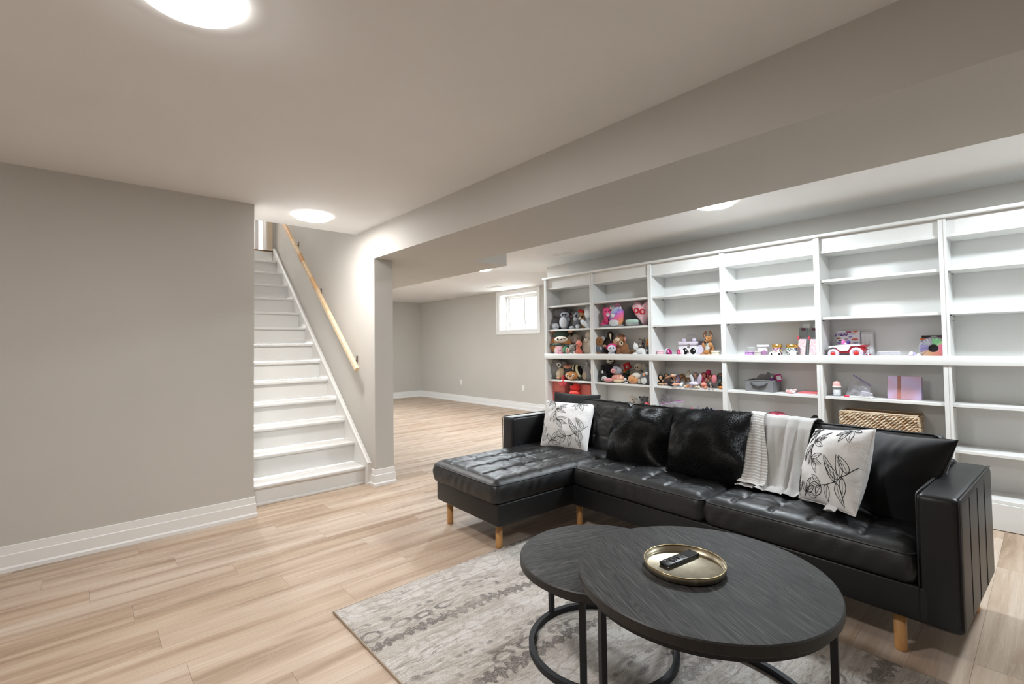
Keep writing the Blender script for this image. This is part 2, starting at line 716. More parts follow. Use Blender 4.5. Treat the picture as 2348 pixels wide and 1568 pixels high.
M_PINES = [wood_material('pine_pale', '#d9b98e', '#ead0aa', 1), wood_material('pine_mid', '#cfa16c', '#dfb583', 1),
           wood_material('pine_honey', '#c78e54', '#d8a56c', 1), wood_material('pine_light', '#e3c9a2', '#efdcbd', 1)]
M_BRASS = mat('bracket_bronze', '#8a7a68', .35, .9)
rail = thing('handrail', (1.95, 4.43, 1.06), 'natural jointed wood handrail mounted on the stairwell wall', 'handrail')
ra, rb = np.array([1.945, 4.44, 1.085]), np.array([1.945, 6.85, 3.055])
dv = (rb - ra) / np.linalg.norm(rb - ra)
up = np.array([0, -dv[2], dv[1]])
cuts = [0, .30, .44, .52, .63, .69, .80, 1.0]
cols = [3, 0, 1, 0, 2, 0, 1]
for i in range(len(cuts) - 1):
    p, q = ra + (rb - ra) * cuts[i], ra + (rb - ra) * cuts[i + 1]
    mb = MB()
    sec = []
    for c_ in range(16):
        a = 2 * PI * c_ / 16
        sx, sy = math.copysign(abs(math.cos(a)) ** .45, math.cos(a)) * .019, math.copysign(abs(math.sin(a)) ** .45, math.sin(a)) * .026
        sec.append((sx, sy))
    v = [(e[0] + s_[0], e[1] + up[1] * s_[1], e[2] + up[2] * s_[1]) for e in (p, q) for s_ in sec]
    f = [(j, (j + 1) % 16, (j + 1) % 16 + 16, j + 16) for j in range(16)] + [tuple(range(15, -1, -1)), tuple(range(16, 32))]
    mb.add(v, f)
    mb.build('rail_segment', M_PINES[cols[i]], rail)
for by, bz in ((6.405, 2.66), (5.61, 1.98), (4.63, 1.205)):
    tpar = ((by - ra[1]) * dv[1] + (bz - ra[2]) * dv[2])
    pt = ra + dv * tpar - up * .027
    mb = MB()
    mb.tube([(XS - .001, by, bz - .03), (XS - .03, by, bz - .05), (pt[0], pt[1], pt[2] - .012), (pt[0], pt[1], pt[2])], .006, 8)
    mb.rbox(XS - .006, XS - .0005, by - .016, by + .016, bz - .06, bz + .01, .002, 1)
    mb.rbox(pt[0] - .012, pt[0] + .012, pt[1] - .03, pt[1] + .03, pt[2] - .004, pt[2] + .004, .002, 1)
    mb.build('bracket', M_BRASS, rail)

# ------------------------------------------------------------------ ceiling lamps


def lamp_material(name, colour, gain=1.):
    m = bpy.data.materials.new(name)
    m.use_nodes = True
    t = NT(m)
    t.b.inputs['Base Color'].default_value = (.9, .9, .9, 1)
    t.b.inputs['Emission Color'].default_value = (*colour, 1)
    t.b.inputs['Emission Strength'].default_value = LAMP_STRENGTH * gain
    return m


M_LAMP = lamp_material('lamp_diffuser_warm', LAMP_COLOUR)
M_LAMPC = lamp_material('lamp_diffuser_cool', LAMP_COOL, COOL_GAIN)
M_LAMPF = lamp_material('lamp_diffuser_far', LAMP_COOL, COOL_GAIN * 1.45)
M_RIM = bpy.data.materials.new('lamp_rim_white')
M_RIM.use_nodes = True
_t = NT(M_RIM)
_t.b.inputs['Base Color'].default_value = (.85, .85, .84, 1)
_t.b.inputs['Roughness'].default_value = .4
_t.b.inputs['Emission Color'].default_value = (*LAMP_COLOUR, 1)
_t.b.inputs['Emission Strength'].default_value = 1.6


def ceiling_lamp(x, y, z, label, r=.148, m=None):
    t = thing('ceiling_lamp', (x, y, z), label, 'ceiling lamp', 'round flush ceiling lamps')
    MB().lathe([(0, 0), (r - .004, 0), (r, -.004), (r, -.020), (r - .004, -.024), (r - .010, -.024), (r - .010, -.018), (0, -.018)], (x, y, z), 64).build('rim', M_RIM, t)
    MB().lathe([(r - .0105, -.019), (r - .0105, -.0252), (r - .016, -.0275), (r - .04, -.029), (0, -.030)], (x, y, z), 64).build('diffuser', m or M_LAMP, t)


ceiling_lamp(.235, 1.79, CEIL, 'large lit round lamp at the top of the photo, nearest the camera', m=lamp_material('lamp_diffuser_near', LAMP_COLOUR, 1.08))
ceiling_lamp(1.443, 4.19, CEIL, 'lit round ceiling lamp in front of the stairs', m=lamp_material('lamp_diffuser_stairs', LAMP_COLOUR, .74))
ceiling_lamp(3.82, 1.79, CEIL, 'lit round lamp over the sofa, partly cut off by the soffit', m=M_LAMPC)
ceiling_lamp(4.33, 5.52, CEIL, 'lit round lamp in the far room, near the window', m=M_LAMPF)
# out of view: bookcase lamp read from ceiling glow; the other three are added fill
ceiling_lamp(3.85, -.36, CEIL, 'lit round ceiling lamp beside the near end of the bookcase', m=M_LAMPC)
ceiling_lamp(3.62, 8.7, CEIL, 'added fill lamp at the far end of the room beyond the stairs', m=M_LAMPF)  # added out of sight behind the column to brighten the far room
ceiling_lamp(1.5, 8.7, 5.2, 'added fill lamp in the upper hall', m=lamp_material('fill_diffuser_hall', LAMP_COLOUR, 2.6))  # unseen source, added to make the hall behind the doorway bright
ceiling_lamp(1.5, 6.0, 5.2, 'added dim fill lamp high above the stairs', m=lamp_material('fill_diffuser_stairwell', LAMP_COLOUR, .3))  # weak unseen lamp, added to lift the dark stairwell

# ------------------------------------------------------------------ ceiling vents, outlets


def vent(x0, x1, y0, y1, label):
    t = thing('ceiling_vent', ((x0 + x1) / 2, (y0 + y1) / 2, CEIL), label, 'air vent', 'white ceiling vents')
    z = CEIL
    fr = MB()
    w = .018
    fr.rbox(x0, x0 + w, y0, y1, z - .007, z, .002, 1).rbox(x1 - w, x1, y0, y1, z - .007, z, .002, 1)
    fr.rbox(x0 + w, x1 - w, y0, y0 + w, z - .007, z, .002, 1).rbox(x0 + w, x1 - w, y1 - w, y1, z - .007, z, .002, 1)
    fr.build('frame', M_PLASTIC, t)
    MB().box(x0 + w, x1 - w, y0 + w, y1 - w, z - .0015, z).build('backing', M_SLOT, t)
    n = 5
    for i in range(n):
        xc = x0 + w + (x1 - x0 - 2 * w) * (i + .5) / n
        MB().box(xc - .0055, xc + .0035, y0 + w, y1 - w, z - .006, z - .0025).build('slat', M_PLASTIC, t)


vent(4.41, 4.53, 3.89, 4.21, 'white ceiling vent above the left end of the bookcase')
vent(5.86, 5.98, 7.02, 7.34, 'white ceiling vent beside the small window')


def outlet(y, z, label):
    t = thing('wall_outlet', (XW, y, z), label, 'wall outlet', 'outlets on the window wall')
    MB().rbox(XW - .006, XW, y - .036, y + .036, z - .058, z + .058, .003, 2).build('cover_plate', M_PLASTIC, t)
    for s in (-1, 1):
        zz = z + s * .02
        f = MB().rbox(XW - .009, XW - .005, y - .017, y + .017, zz - .014, zz + .014, .003, 2).build('socket', M_PLASTIC, t)
        MB().box(XW - .0095, XW - .009, y - .008, y - .006, zz - .005, zz + .005).box(XW - .0095, XW - .009, y + .006, y + .008, zz - .005, zz + .005).build('slot', M_SLOT, f)


outlet(9.2, .455, 'white wall outlet nearer the far corner of the far room')
outlet(7.06, .435, 'white wall outlet below the small window')

# ------------------------------------------------------------------ window
M_GLASS = mat('window_glass', '#ffffff', .02, trans=1., ior=1.45)
M_GASKET = mat('window_gasket_grey', '#7d7f82', .5)
wf = MB()
c0, c1, cz0, cz1, cw = WY0 - .085, WY1 + .085, WZ0 - .085, WZ1 + .08, .085
CP = [(0, 0), (.018, 0), (.022, .008), (.022, .02), (.015, .03), (.015, .06), (.010, .068), (.006, .085), (0, .085)]


def casing_side(mb, p, q, inward):
    pass


# mitred picture-frame casing: sweep the profile round the four corners
cor = [(c0, cz0), (c1, cz0), (c1, cz1), (c0, cz1)]
sg = [(1, 1), (-1, 1), (-1, -1), (1, -1)]
v = [(XW - pr, cy_ + s_[0] * w_, cz_ + s_[1] * w_) for (cy_, cz_), s_ in zip(cor, sg) for pr, w_ in CP]
k = len(CP)
f = [(i * k + j, i * k + (j + 1) % k, ((i + 1) % 4) * k + (j + 1) % k, ((i + 1) % 4) * k + j) for i in range(4) for j in range(k)]
win = struct('window_1', MB().add(v, f), M_TRIM)
# reveal lining
rv = MB()
th = .012
rv.box(XW, XW + .19, WY0, WY0 + th, WZ0, WZ1).box(XW, XW + .19, WY1 - th, WY1, WZ0, WZ1)
rv.box(XW, XW + .19, WY0, WY1, WZ0, WZ0 + th).box(XW, XW + .19, WY0, WY1, WZ1 - th, WZ1)
rv.build('reveal', M_TRIM, win)
XG = XW + .19
vf = MB()
w = .05
vf.box(XG, XG + .06, WY0, WY0 + w, WZ0, WZ1).box(XG, XG + .06, WY1 - w, WY1, WZ0, WZ1)
vf.box(XG, XG + .06, WY0 + w, WY1 - w, WZ0, WZ0 + w).box(XG, XG + .06, WY0 + w, WY1 - w, WZ1 - w, WZ1)
vf.build('window_frame', M_PLASTIC, win)
ym = (WY0 + WY1) / 2
for (a, b, xo) in ((WY0 + w, ym + .03, 0.01), (ym - .03, WY1 - w, .035)):
    s = MB()
    sw = .038
    z0_, z1_ = WZ0 + w, WZ1 - w
    s.box(XG + xo, XG + xo + .02, a, a + sw, z0_, z1_).box(XG + xo, XG + xo + .02, b - sw, b, z0_, z1_)
    s.box(XG + xo, XG + xo + .02, a + sw, b - sw, z0_, z0_ + sw).box(XG + xo, XG + xo + .02, a + sw, b - sw, z1_ - sw, z1_)
    so = s.build('sash', M_PLASTIC, win)
    g = MB().box(XG + xo - .001, XG + xo + .021, a + sw, a + sw + .008, z0_ + sw, z1_ - sw).box(XG + xo - .001, XG + xo + .021, b - sw - .008, b - sw, z0_ + sw, z1_ - sw)
    g.build('gasket', M_GASKET, so)
    MB().box(XG + xo + .008, XG + xo + .012, a + sw, b - sw, z0_ + sw, z1_ - sw).build('pane', M_GLASS, so)
# window well outside: ribbed pale metal half drum on gravel
well = thing('window_well', (XW + .7, (WY0 + WY1) / 2, 1.3), 'pale ribbed metal window well outside the small window', 'window well')
P = []
zs = np.linspace(1.35, 2.30, 61)
for a in np.linspace(0, PI, 33):
    P.append([(XW + .27 + (.62 + .012 * math.sin(z * 2 * PI / .07)) * math.sin(a), ym + (.85 + .012 * math.sin(z * 2 * PI / .07)) * math.cos(a), z) for z in zs])
MB().grid(P).build('ribbed_wall', mat('well_galvanised', '#d8dadc', .5, .2), well, fix=False)
MB().box(XW + .25, XW + 1.0, ym - .95, ym + .95, 1.25, 1.35).build('gravel_bed', mat('well_gravel', '#b9b6b0', .9, bump=(60, .8, .02)), well)
# ------------------------------------------------------------------ rug
def rug_material():
    m = bpy.data.materials.new('rug_cream_brown_pattern')
    m.use_nodes = True
    t = NT(m)
    v = t.coords('Object', rot=(0, 0, .066))
    warp = t.n('ShaderNodeTexNoise', i_Scale=3.2, i_Detail=2.)
    t.l(v, warp.inputs['Vector'])
    wv = t.n('ShaderNodeVectorMath', operation='MULTIPLY_ADD')
    t.l(warp.outputs['Color'], wv.inputs[0])
    wv.inputs[1].default_value = (.07, .11, 0)
    t.l(v, wv.inputs[2])
    w = wv.outputs[0]
    sp = t.n('ShaderNodeSeparateXYZ')
    t.l(w, sp.inputs[0])
    X, Y = sp.outputs[0], sp.outputs[1]

    def mapped(sx, sy):
        mp = t.n('ShaderNodeMapping')
        mp.inputs['Scale'].default_value = (sx, sy, 1)
        t.l(w, mp.inputs[0])
        return mp.outputs[0]

    def window(x, a, b, soft=.02):
        """1 between a and b"""
        lo = t.ramp(x, [(max(0., a - soft), 0.), (a + soft, 1.)])
        hi = t.ramp(x, [(b - soft, 1.), (min(1., b + soft), 0.)])
        return t.math('MULTIPLY', lo, hi)
    ph = t.math('FRACT', t.math('MULTIPLY_ADD', Y, 1 / .47, .075))       # repeat of the bands
    speck = t.noise(v, 380., 2., .6)
    speck2 = t.noise(v, 110., 3., .7)
    patchy = t.noise(v, 3.4, 3., .6)
    streak = t.noise(mapped(3., 15.), 2.4, 3., .6, 1.)
    fine = t.noise(mapped(4., 34.), 2.2, 3., .6, 1.4)
    cream = t.ramp(streak, [(.28, '#a89d92'), (.45, '#c5bcb2'), (.60, '#d8d1ca'), (.78, '#e4e2e1')])
    # pale cobbles
    ve = t.n('ShaderNodeTexVoronoi', feature='DISTANCE_TO_EDGE', i_Scale=1., i_Randomness=.7)
    t.l(mapped(13., 17.), ve.inputs['Vector'])
    cob = t.math('MULTIPLY', t.ramp(ve.outputs['Distance'], [(.05, 0.), (.12, 1.)]), window(ph, .06, .34, .05))
    c = t.mix(t.math('MULTIPLY', cob, .55), cream, '#e9e6e2')
    # thin wandering grey lines
    c = t.mix(t.math('MULTIPLY', t.ramp(fine, [(.38, .75), (.47, 0.)]), t.ramp(patchy, [(.35, .3), (.6, 1.)])), c, '#857a70')
    # dark bead chain
    bead = t.math('MULTIPLY_ADD', t.math('SINE', t.math('MULTIPLY_ADD', t.noise(v, 16., 2.), 9., t.math('MULTIPLY', X, 2 * PI / .052))), .026, t.math('MULTIPLY', t.noise(v, 22., 3.), .11))
    dist = t.math('ABSOLUTE', t.math('SUBTRACT', ph, .52))
    chain = t.math('MULTIPLY', t.math('LESS_THAN', dist, bead), t.ramp(patchy, [(.33, .35), (.50, 1.)]))
    # loops above the chain, spots further on
    vl = t.n('ShaderNodeTexVoronoi', i_Scale=1., i_Randomness=.6)
    t.l(mapped(7.5, 12.), vl.inputs['Vector'])
    loop = t.math('MULTIPLY', window(vl.outputs['Distance'], .27, .43, .03), window(ph, .62, .80, .03))
    vs = t.n('ShaderNodeTexVoronoi', i_Scale=1., i_Randomness=.8)
    t.l(mapped(17., 24.), vs.inputs['Vector'])
    spots = t.math('MULTIPLY', t.ramp(vs.outputs['Distance'], [(.30, 1.), (.40, 0.)]), window(ph, .86, .96, .03))
    dk = t.math('MAXIMUM', chain, t.math('MAXIMUM', t.math('MULTIPLY', loop, t.ramp(patchy, [(.42, .1), (.55, 1.)])), t.math('MULTIPLY', spots, .8)))
    dk = t.math('MULTIPLY', dk, t.ramp(speck2, [(.36, .35), (.52, 1.)]))
    tone = t.mix(t.noise(v, 14., 2.), '#4b4039', '#6a625d')
    c = t.mix(t.math('MULTIPLY', dk, .92), c, tone)
    c = t.mix(t.ramp(speck, [(.38, .5), (.50, 0.)]), c, '#80766d')
    c = t.mix(t.ramp(speck, [(.56, 0.), (.68, .55)]), c, '#f0edea')
    t.l(c, t.b.inputs['Base Color'])
    t.b.inputs['Roughness'].default_value = .95
    t.b.inputs['Sheen Weight'].default_value = .15
    t.bump(t.math('ADD', speck, t.math('MULTIPLY', speck2, .6)), .7, .006)
    return m


rug = thing('area_rug', (1.67, 1.16, 0), 'cream, grey and brown patterned area rug under the coffee tables', 'rug')
RX0, RX1, RY0, RY1, RZ = .912, 2.432, -.06, 2.378, .011
MB().rbox(RX0 + .006, RX1 - .006, RY0 + .006, RY1 - .006, .0005, RZ, .004, 2).build('pile', rug_material(), rug)
MB().tube([(RX0 + .004, RY0 + .004, .006), (RX1 - .004, RY0 + .004, .006), (RX1 - .004, RY1 - .004, .006), (RX0 + .004, RY1 - .004, .006)], .0052, 8, closed=True).build('binding', mat('rug_binding', '#b5a593', .9), rug)

# ------------------------------------------------------------------ sofa (own frame: x depth, y along, turned 2.5 degrees)
STH = math.radians(2.5)
SP = np.array([2.49, .25])
MS = Matrix(((math.cos(STH), math.sin(STH), 0, SP[0]), (-math.sin(STH), math.cos(STH), 0, SP[1]), (0, 0, 1, 0), (0, 0, 0, 1)))


def leather_material():
    m = bpy.data.materials.new('black_leather')
    m.use_nodes = True
    t = NT(m)
    v = t.coords('Object')
    n1 = t.noise(v, 7., 3.)
    t.l(t.ramp(n1, [(.3, '#161618'), (.7, '#1d1d1f')]), t.b.inputs['Base Color'])
    t.l(t.ramp(t.noise(v, 18., 3., .6), [(.3, .36), (.7, .50)]), t.b.inputs['Roughness'])
    t.b.inputs['Specular IOR Level'].default_value = .55
    vo = t.n('ShaderNodeTexVoronoi', i_Scale=420.)
    t.l(v, vo.inputs['Vector'])
    wr = t.noise(v, 30., 4., .65, 2.2)
    b1 = t.n('ShaderNodeBump', i_Strength=.16, i_Distance=.006)
    t.l(wr, b1.inputs['Height'])
    b2 = t.n('ShaderNodeBump', i_Strength=.12, i_Distance=.002)
    t.l(vo.outputs['Distance'], b2.inputs['Height'])
    t.l(b1.outputs[0], b2.inputs['Normal'])
    t.l(b2.outputs[0], t.b.inputs['Normal'])
    return m


M_LEATHER = leather_material()
M_VINYL = mat('black_vinyl_smooth', '#161719', .42, spec=.5, bump=(90., .05, .002))
M_ARM = mat('black_leather_smooth', '#19191b', .40, spec=.5, bump=(300., .05, .001))
M_SEAM = mat('seam_thread_black', '#0a0a0b', .5)
M_LEG = wood_material('sofa_leg_birch', '#b9854f', '#d3a066', 2, rough=.45)

sofa = thing('sectional_sofa', (SP[0] + 1.2 * math.sin(STH) + .3, SP[1] + 1.45, 0), 'black leather tufted sectional sofa with chaise and round wooden legs', 'sofa')


def seg_dist(X, Y, a, b):
    ax, ay = a
    bx, by = b
    L2 = (bx - ax) ** 2 + (by - ay) ** 2 + 1e-12
    t = np.clip(((X - ax) * (bx - ax) + (Y - ay) * (by - ay)) / L2, 0, 1)
    return np.hypot(X - ax - t * (bx - ax), Y - ay - t * (by - ay)), t


def tufted(hx, hy, h0, hs, crown, buttons, creases, rc=.05, step=.0085, sag=.0, seed=0, bulge=.012):
    """cushion centred on the origin in x,y: bottom at h0, seam at hs, crowned tufted top. returns MB and top function"""
    nx, ny = int(2 * hx / step), int(2 * hy / step)
    sx, sy = np.linspace(-hx, hx, nx + 1), np.linspace(-hy, hy, ny + 1)
    X, Y = np.meshgrid(sx, sy, indexing='ij')

    def rnd_corner(X, Y, grow=0.):
        dx, dy = np.abs(X) - (hx - rc), np.abs(Y) - (hy - rc)
        both = (dx > 0) & (dy > 0)
        mx = np.maximum(dx, dy)
        ln = np.hypot(dx, dy) + 1e-9
        k = np.where(both, mx / ln, 1.)
        Xn = np.where(both, np.sign(X) * (hx - rc + dx * k), X)
        Yn = np.where(both, np.sign(Y) * (hy - rc + dy * k), Y)
        return Xn, Yn
    Xr, Yr = rnd_corner(X, Y)

    def top(X, Y):
        d = np.minimum(hx - np.abs(X), hy - np.abs(Y))
        e = np.clip(d / .075, 0, 1)
        z = crown * (1 - (1 - e) ** 2.6)
        z = z + .010 * np.clip(1 - (X / hx) ** 2, 0, 1) * np.clip(1 - (Y / hy) ** 2, 0, 1)
        dip = np.zeros_like(X)
        for (bx, by) in buttons:
            r2 = (X - bx) ** 2 + (Y - by) ** 2
            dip = np.maximum(dip, .026 * np.exp(-np.sqrt(r2) / .026))
            # radial gathers round each button
            an = np.arctan2(Y - by, X - bx)
            dip = dip + .0016 * np.exp(-r2 / .0035) * np.sin(an * 11 + bx * 31 + by * 17) * (r2 > 1e-5)
        for a, b, dep, w in creases:
            dd, t = seg_dist(X, Y, a, b)
            dip = np.maximum(dip, dep * np.exp(-dd / w))
        ripple = .0014 * np.sin(X * 60 + 5 * np.sin(Y * 21 + seed)) * np.sin(Y * 47 + 3 * np.sin(X * 26)) * e
        return hs + z - dip * np.clip(d / .03, 0, 1) + ripple - sag * (1 - (Y / hy) ** 2)
    Z = top(X, Y)
    mb = MB()
    mb.grid(np.stack([Xr, Yr, Z], -1))
    # side wall
    per = [(i, 0) for i in range(nx)] + [(nx, j) for j in range(ny)] + [(i, ny) for i in range(nx, 0, -1)] + [(0, j) for j in range(ny, 0, -1)]
    rows = []
    px = np.array([Xr[i, j] for i, j in per])
    py = np.array([Yr[i, j] for i, j in per])
    pz = np.array([Z[i, j] for i, j in per])
    s = np.arange(len(per)) * step
    ln = np.hypot(px, py) + 1e-9
    ox = np.where(np.abs(px) > hx - rc, np.sign(px), 0.)
    oy = np.where(np.abs(py) > hy - rc, np.sign(py), 0.)
    for k in range(9):
        q = k / 8.
        bl = bulge * math.sin(PI * q) ** .8
        wr = .0022 * math.sin(PI * q) * np.sin(s * 52 + 3. * np.sin(s * 11 + seed) + q * 5)
        f = (bl + wr)
        rows.append(np.stack([px + ox * f, py + oy * f, pz + (h0 - pz) * q], -1))
    mb.grid(np.stack(rows, 1), closed_u=True)
    n = len(per)
    mb.add(rows[-1], [tuple(range(n))])
    ring = [tuple(rows[0][i] + np.array([ox[i] * .002, oy[i] * .002, .000])) for i in range(0, n, 2)]
    return mb, ring


def place_cushion(name, x0, x1, y0, y1, z0, zs, crown, buttons, creases, seed, M=None, **kw):
    cx, cy = (x0 + x1) / 2, (y0 + y1) / 2
    bl = [(a - cx, b - cy) for a, b in buttons]
    cl = [((a[0] - cx, a[1] - cy), (b[0] - cx, b[1] - cy), d_, w_) for a, b, d_, w_ in creases]
    mb, ring = tufted((x1 - x0) / 2, (y1 - y0) / 2, z0, zs, crown, bl, cl, seed=seed, **kw)
    T = (MS @ Matrix.Translation((cx, cy, 0))) if M is None else M
    mb.xf(T)
    o = mb.build(name, M_LEATHER, sofa, weld=True)
    p = MB().tube(ring, .0034, 6, closed=True).xf(T)
    p.build('piping', M_LEATHER, o)
    for (bx, by) in bl:
        # covered buttons at the bottom of each dip
        zz = zs + crown - .026
        MB().ball((bx, by, zz), (.011, .011, .005), 12, 6).xf(T).build('button', M_LEATHER, o)
    return o


def gridcreases(xs, ys, x0, x1, y0, y1, seed):
    rr = random.Random(seed)
    out = []
    for yv in ys:
        prev = (x0, yv + rr.uniform(-.02, .02))
        for xv in xs:
            out.append((prev, (xv, yv), .014, .0075))
            prev = (xv, yv)
        out.append((prev, (x1, yv + rr.uniform(-.02, .02)), .014, .0075))
    for xv in xs:
        prev = (xv + rr.uniform(-.02, .02), y0)
        for yv in ys:
            out.append((prev, (xv, yv), .0065, .007))
            prev = (xv, yv)
        out.append((prev, (xv + rr.uniform(-.02, .02), y1), .0065, .007))
    return out


UB, BT = .17, .312           # underside and top of the base
# bases
MB().rbox(.0, .80, .10, 2.06, UB, BT, .012, 3).xf(MS).build('base', M_VINYL, sofa)
MB().rbox(-.668, .80, 2.03, 2.775, UB, BT, .014, 3).xf(MS).build('chaise_base', M_VINYL, sofa)
# seat cushions
bx_, by_ = [.16, .30, .44], [.34, .525, .71, .895]
place_cushion('seat_cushion', -.005, .60, .142, 1.046, BT + .004, .432, .030, [(a, b) for a in bx_ for b in by_],
              gridcreases(bx_, by_, .04, .60, .18, 1.01, 1), 1)
by2 = [1.28, 1.47, 1.66, 1.85]
place_cushion('seat_cushion', -.005, .60, 1.052, 2.025, BT + .004, .432, .030, [(a, b) for a in bx_ for b in by2],
              gridcreases(bx_, by2, .04, .60, 1.09, 1.99, 2), 2)
bx3, by3 = [-.44, -.275, -.11, .06, .23, .40], [2.31, 2.55, 2.72]
by3 = [2.225, 2.415, 2.60]
by3 = [2.24, 2.42, 2.60]
place_cushion('chaise_cushion', -.690, .60, 2.028, 2.796, BT + .004, .428, .032, [(a, b) for a in bx3 for b in by3],
              gridcreases(bx3, by3, -.63, .60, 2.06, 2.76, 3), 3)


# back cushions: the same kind of cushion stood up and leaned
def back_cushion(y0, y1, seed, nb):
    h = .43
    ys = [y0 + (y1 - y0) * (i + .5) / nb for i in range(nb)]
    cy = (y0 + y1) / 2
    bl = [(a, b - cy) for a in (-.07, .08) for b in ys]
    cl = gridcreases([-.07, .08], [b - cy for b in ys], -.17, .17, y0 - cy + .04, y1 - cy - .04, seed)
    mb, ring = tufted(h / 2, (y1 - y0) / 2, -.075, .035, .022, bl, cl, seed=seed, rc=.045)
    # stand it: local x -> up, local z -> toward the seat
    lean = math.radians(13)
    B = Matrix(((math.sin(lean), 0, -math.cos(lean), .600), (0, -1, 0, cy), (math.cos(lean), 0, math.sin(lean), .612), (0, 0, 0, 1)))
    T = MS @ B
    o = mb.xf(T).build('back_cushion', M_LEATHER, sofa, weld=True)
    MB().tube(ring, .0034, 6, closed=True).xf(T).build('piping', M_LEATHER, o)
    for bx, by in bl:
        MB().ball((bx, by, .035 + .022 - .024), (.010, .010, .005), 12, 6).xf(T).build('button', M_LEATHER, o)


back_cushion(.142, 1.046, 11, 4)
back_cushion(1.052, 1.975, 12, 4)
back_cushion(1.981, 2.79, 13, 4)
MB().rbox(.72, .80, .12, 2.81, UB, .70, .02, 3).xf(MS).build('back_frame', M_VINYL, sofa)

# arms
AT = .685


def arm(y0, y1, x0, outer, name='armrest'):
    o = MB().rbox(x0, .80, y0, y1, UB - .008, AT, .026, 4).xf(MS).build(name, M_ARM, sofa)
    # piped edges along both top edges and down the front
    for yv in (y0 + .004, y1 - .004):
        MB().tube([(x0 + .002, yv, UB + .02), (x0 + .002, yv, AT - .02), (x0 + .008, yv, AT - .007), (x0 + .022, yv, AT - .001), (.78, yv, AT - .001)], .0032, 6).xf(MS).build('piping', M_LEATHER, o)
        s = .006 if yv < (y0 + y1) / 2 else -.006
        MB().tube([(x0 + .022, yv + s, AT + .0002), (.78, yv + s, AT + .0002)], .0012, 5).xf(MS).build('stitching', M_SEAM, o)
    ys = y0 if outer < 0 else y1
    for xv in (.18, .37, .56):
        MB().tube([(x0 + xv, ys, AT - .024), (x0 + xv, ys - outer * 0, UB + .02)], .0024, 6).xf(MS).build('seam', M_SEAM, o)
    return o


arm(0., .137, 0., -1)
arm(2.80, 2.94, .08, 1)
# round wooden legs
for (lx, ly) in ((.075, .215), (.70, .07), (.70, 1.45), (.10, 2.065), (-.585, 2.13), (-.60, 2.70), (.70, 2.88), (.70, 2.10), (.10, 1.10)):
    MB().lathe([(0, 0), (.019, 0), (.0215, .003), (.0225, .01), (.0225, UB - .001), (0, UB - .001)], (lx, ly, .0), 24).xf(MS).build('leg', M_LEG, sofa)


# ------------------------------------------------------------------ pillows
class Pillow:
    """square cushion spanned between four corners (tl, tr, br, bl in the sofa's frame), puffed by thick"""

    def __init__(self, c, thick, n=34, seed=0, pinch=.05, wr=1., rnd=.05):
        self.rnd = rnd
        self.c = [np.array(p, float) for p in c]
        self.th, self.n, self.seed, self.pinch, self.wr = thick, n, seed, pinch, wr
        tl, tr, br, bl = self.c
        nn = np.cross(tr - tl, bl - tl)
        nn = nn / np.linalg.norm(nn)
        # front faces the seat, i.e. toward -x
        if nn[0] > 0:
            nn = -nn
        self.nn = nn

    def pt(self, u, v, side=1, lift=0.):
        """u, v in -1..1 (v up)"""
        tl, tr, br, bl = self.c
        # sides curve inward, corners stay
        k = self.pinch
        uu = u * (1 - k * (1 - v * v))
        vv = v * (1 - k * (1 - u * u))
        cr = 1 - self.rnd * (u * u * v * v) ** 3
        uu, vv = uu * cr, vv * cr
        a, b = (uu + 1) / 2, (vv + 1) / 2
        p = (tl * (1 - a) + tr * a) * b + (bl * (1 - a) + br * a) * (1 - b)
        q = max(0., (1 - u * u)) * max(0., (1 - v * v))
        h = self.th * .5 * q ** .56
        s = self.seed
        # gathers run in from the seams
        e = max(abs(u), abs(v))
        ga = math.sin(14 * (v if abs(u) > abs(v) else u) + s + 2 * math.sin(5 * u + s)) * max(0, e - .45) * (1 - e) * 4
        w = .0045 * self.wr * (ga + .6 * noise.noise((u * 2.4 + s, v * 2.4, s)) * (1 - e * e) * 3)
        return p + self.nn * (side * h + (w if side > 0 else 0) * (q ** .2) + lift)

    def mb(self):
        g = [math.copysign(1 - (1 - abs(t)) ** 1.35, t) for t in np.linspace(-1, 1, self.n + 1)]
        m = MB()
        for side in (1, -1):
            m.grid([[self.pt(u, v, side) for v in g] for u in g])
        m.xf(MS)
        return m

    def seam(self):
        g = np.linspace(-1, 1, 25)
        path = [self.pt(u, -1) for u in g] + [self.pt(1, v) for v in g[1:]] + [self.pt(u, 1) for u in g[::-1][1:]] + [self.pt(-1, v) for v in g[::-1][1:-1]]
        return path


def sl_plane(x, y, xb):
    """point seen at pixel x, y in the upright plane at depth xb of the sofa's frame, in the sofa's frame"""
    d = ray(x, y)
    c, s = math.cos(STH), math.sin(STH)
    t = (xb + SP[0] * c - SP[1] * s) / (d[0] * c - d[1] * s)
    P = CAM_P + d * t
    dx, dy = P[0] - SP[0], P[1] - SP[1]
    return np.array([dx * c - dy * s, dx * s + dy * c, P[2]])


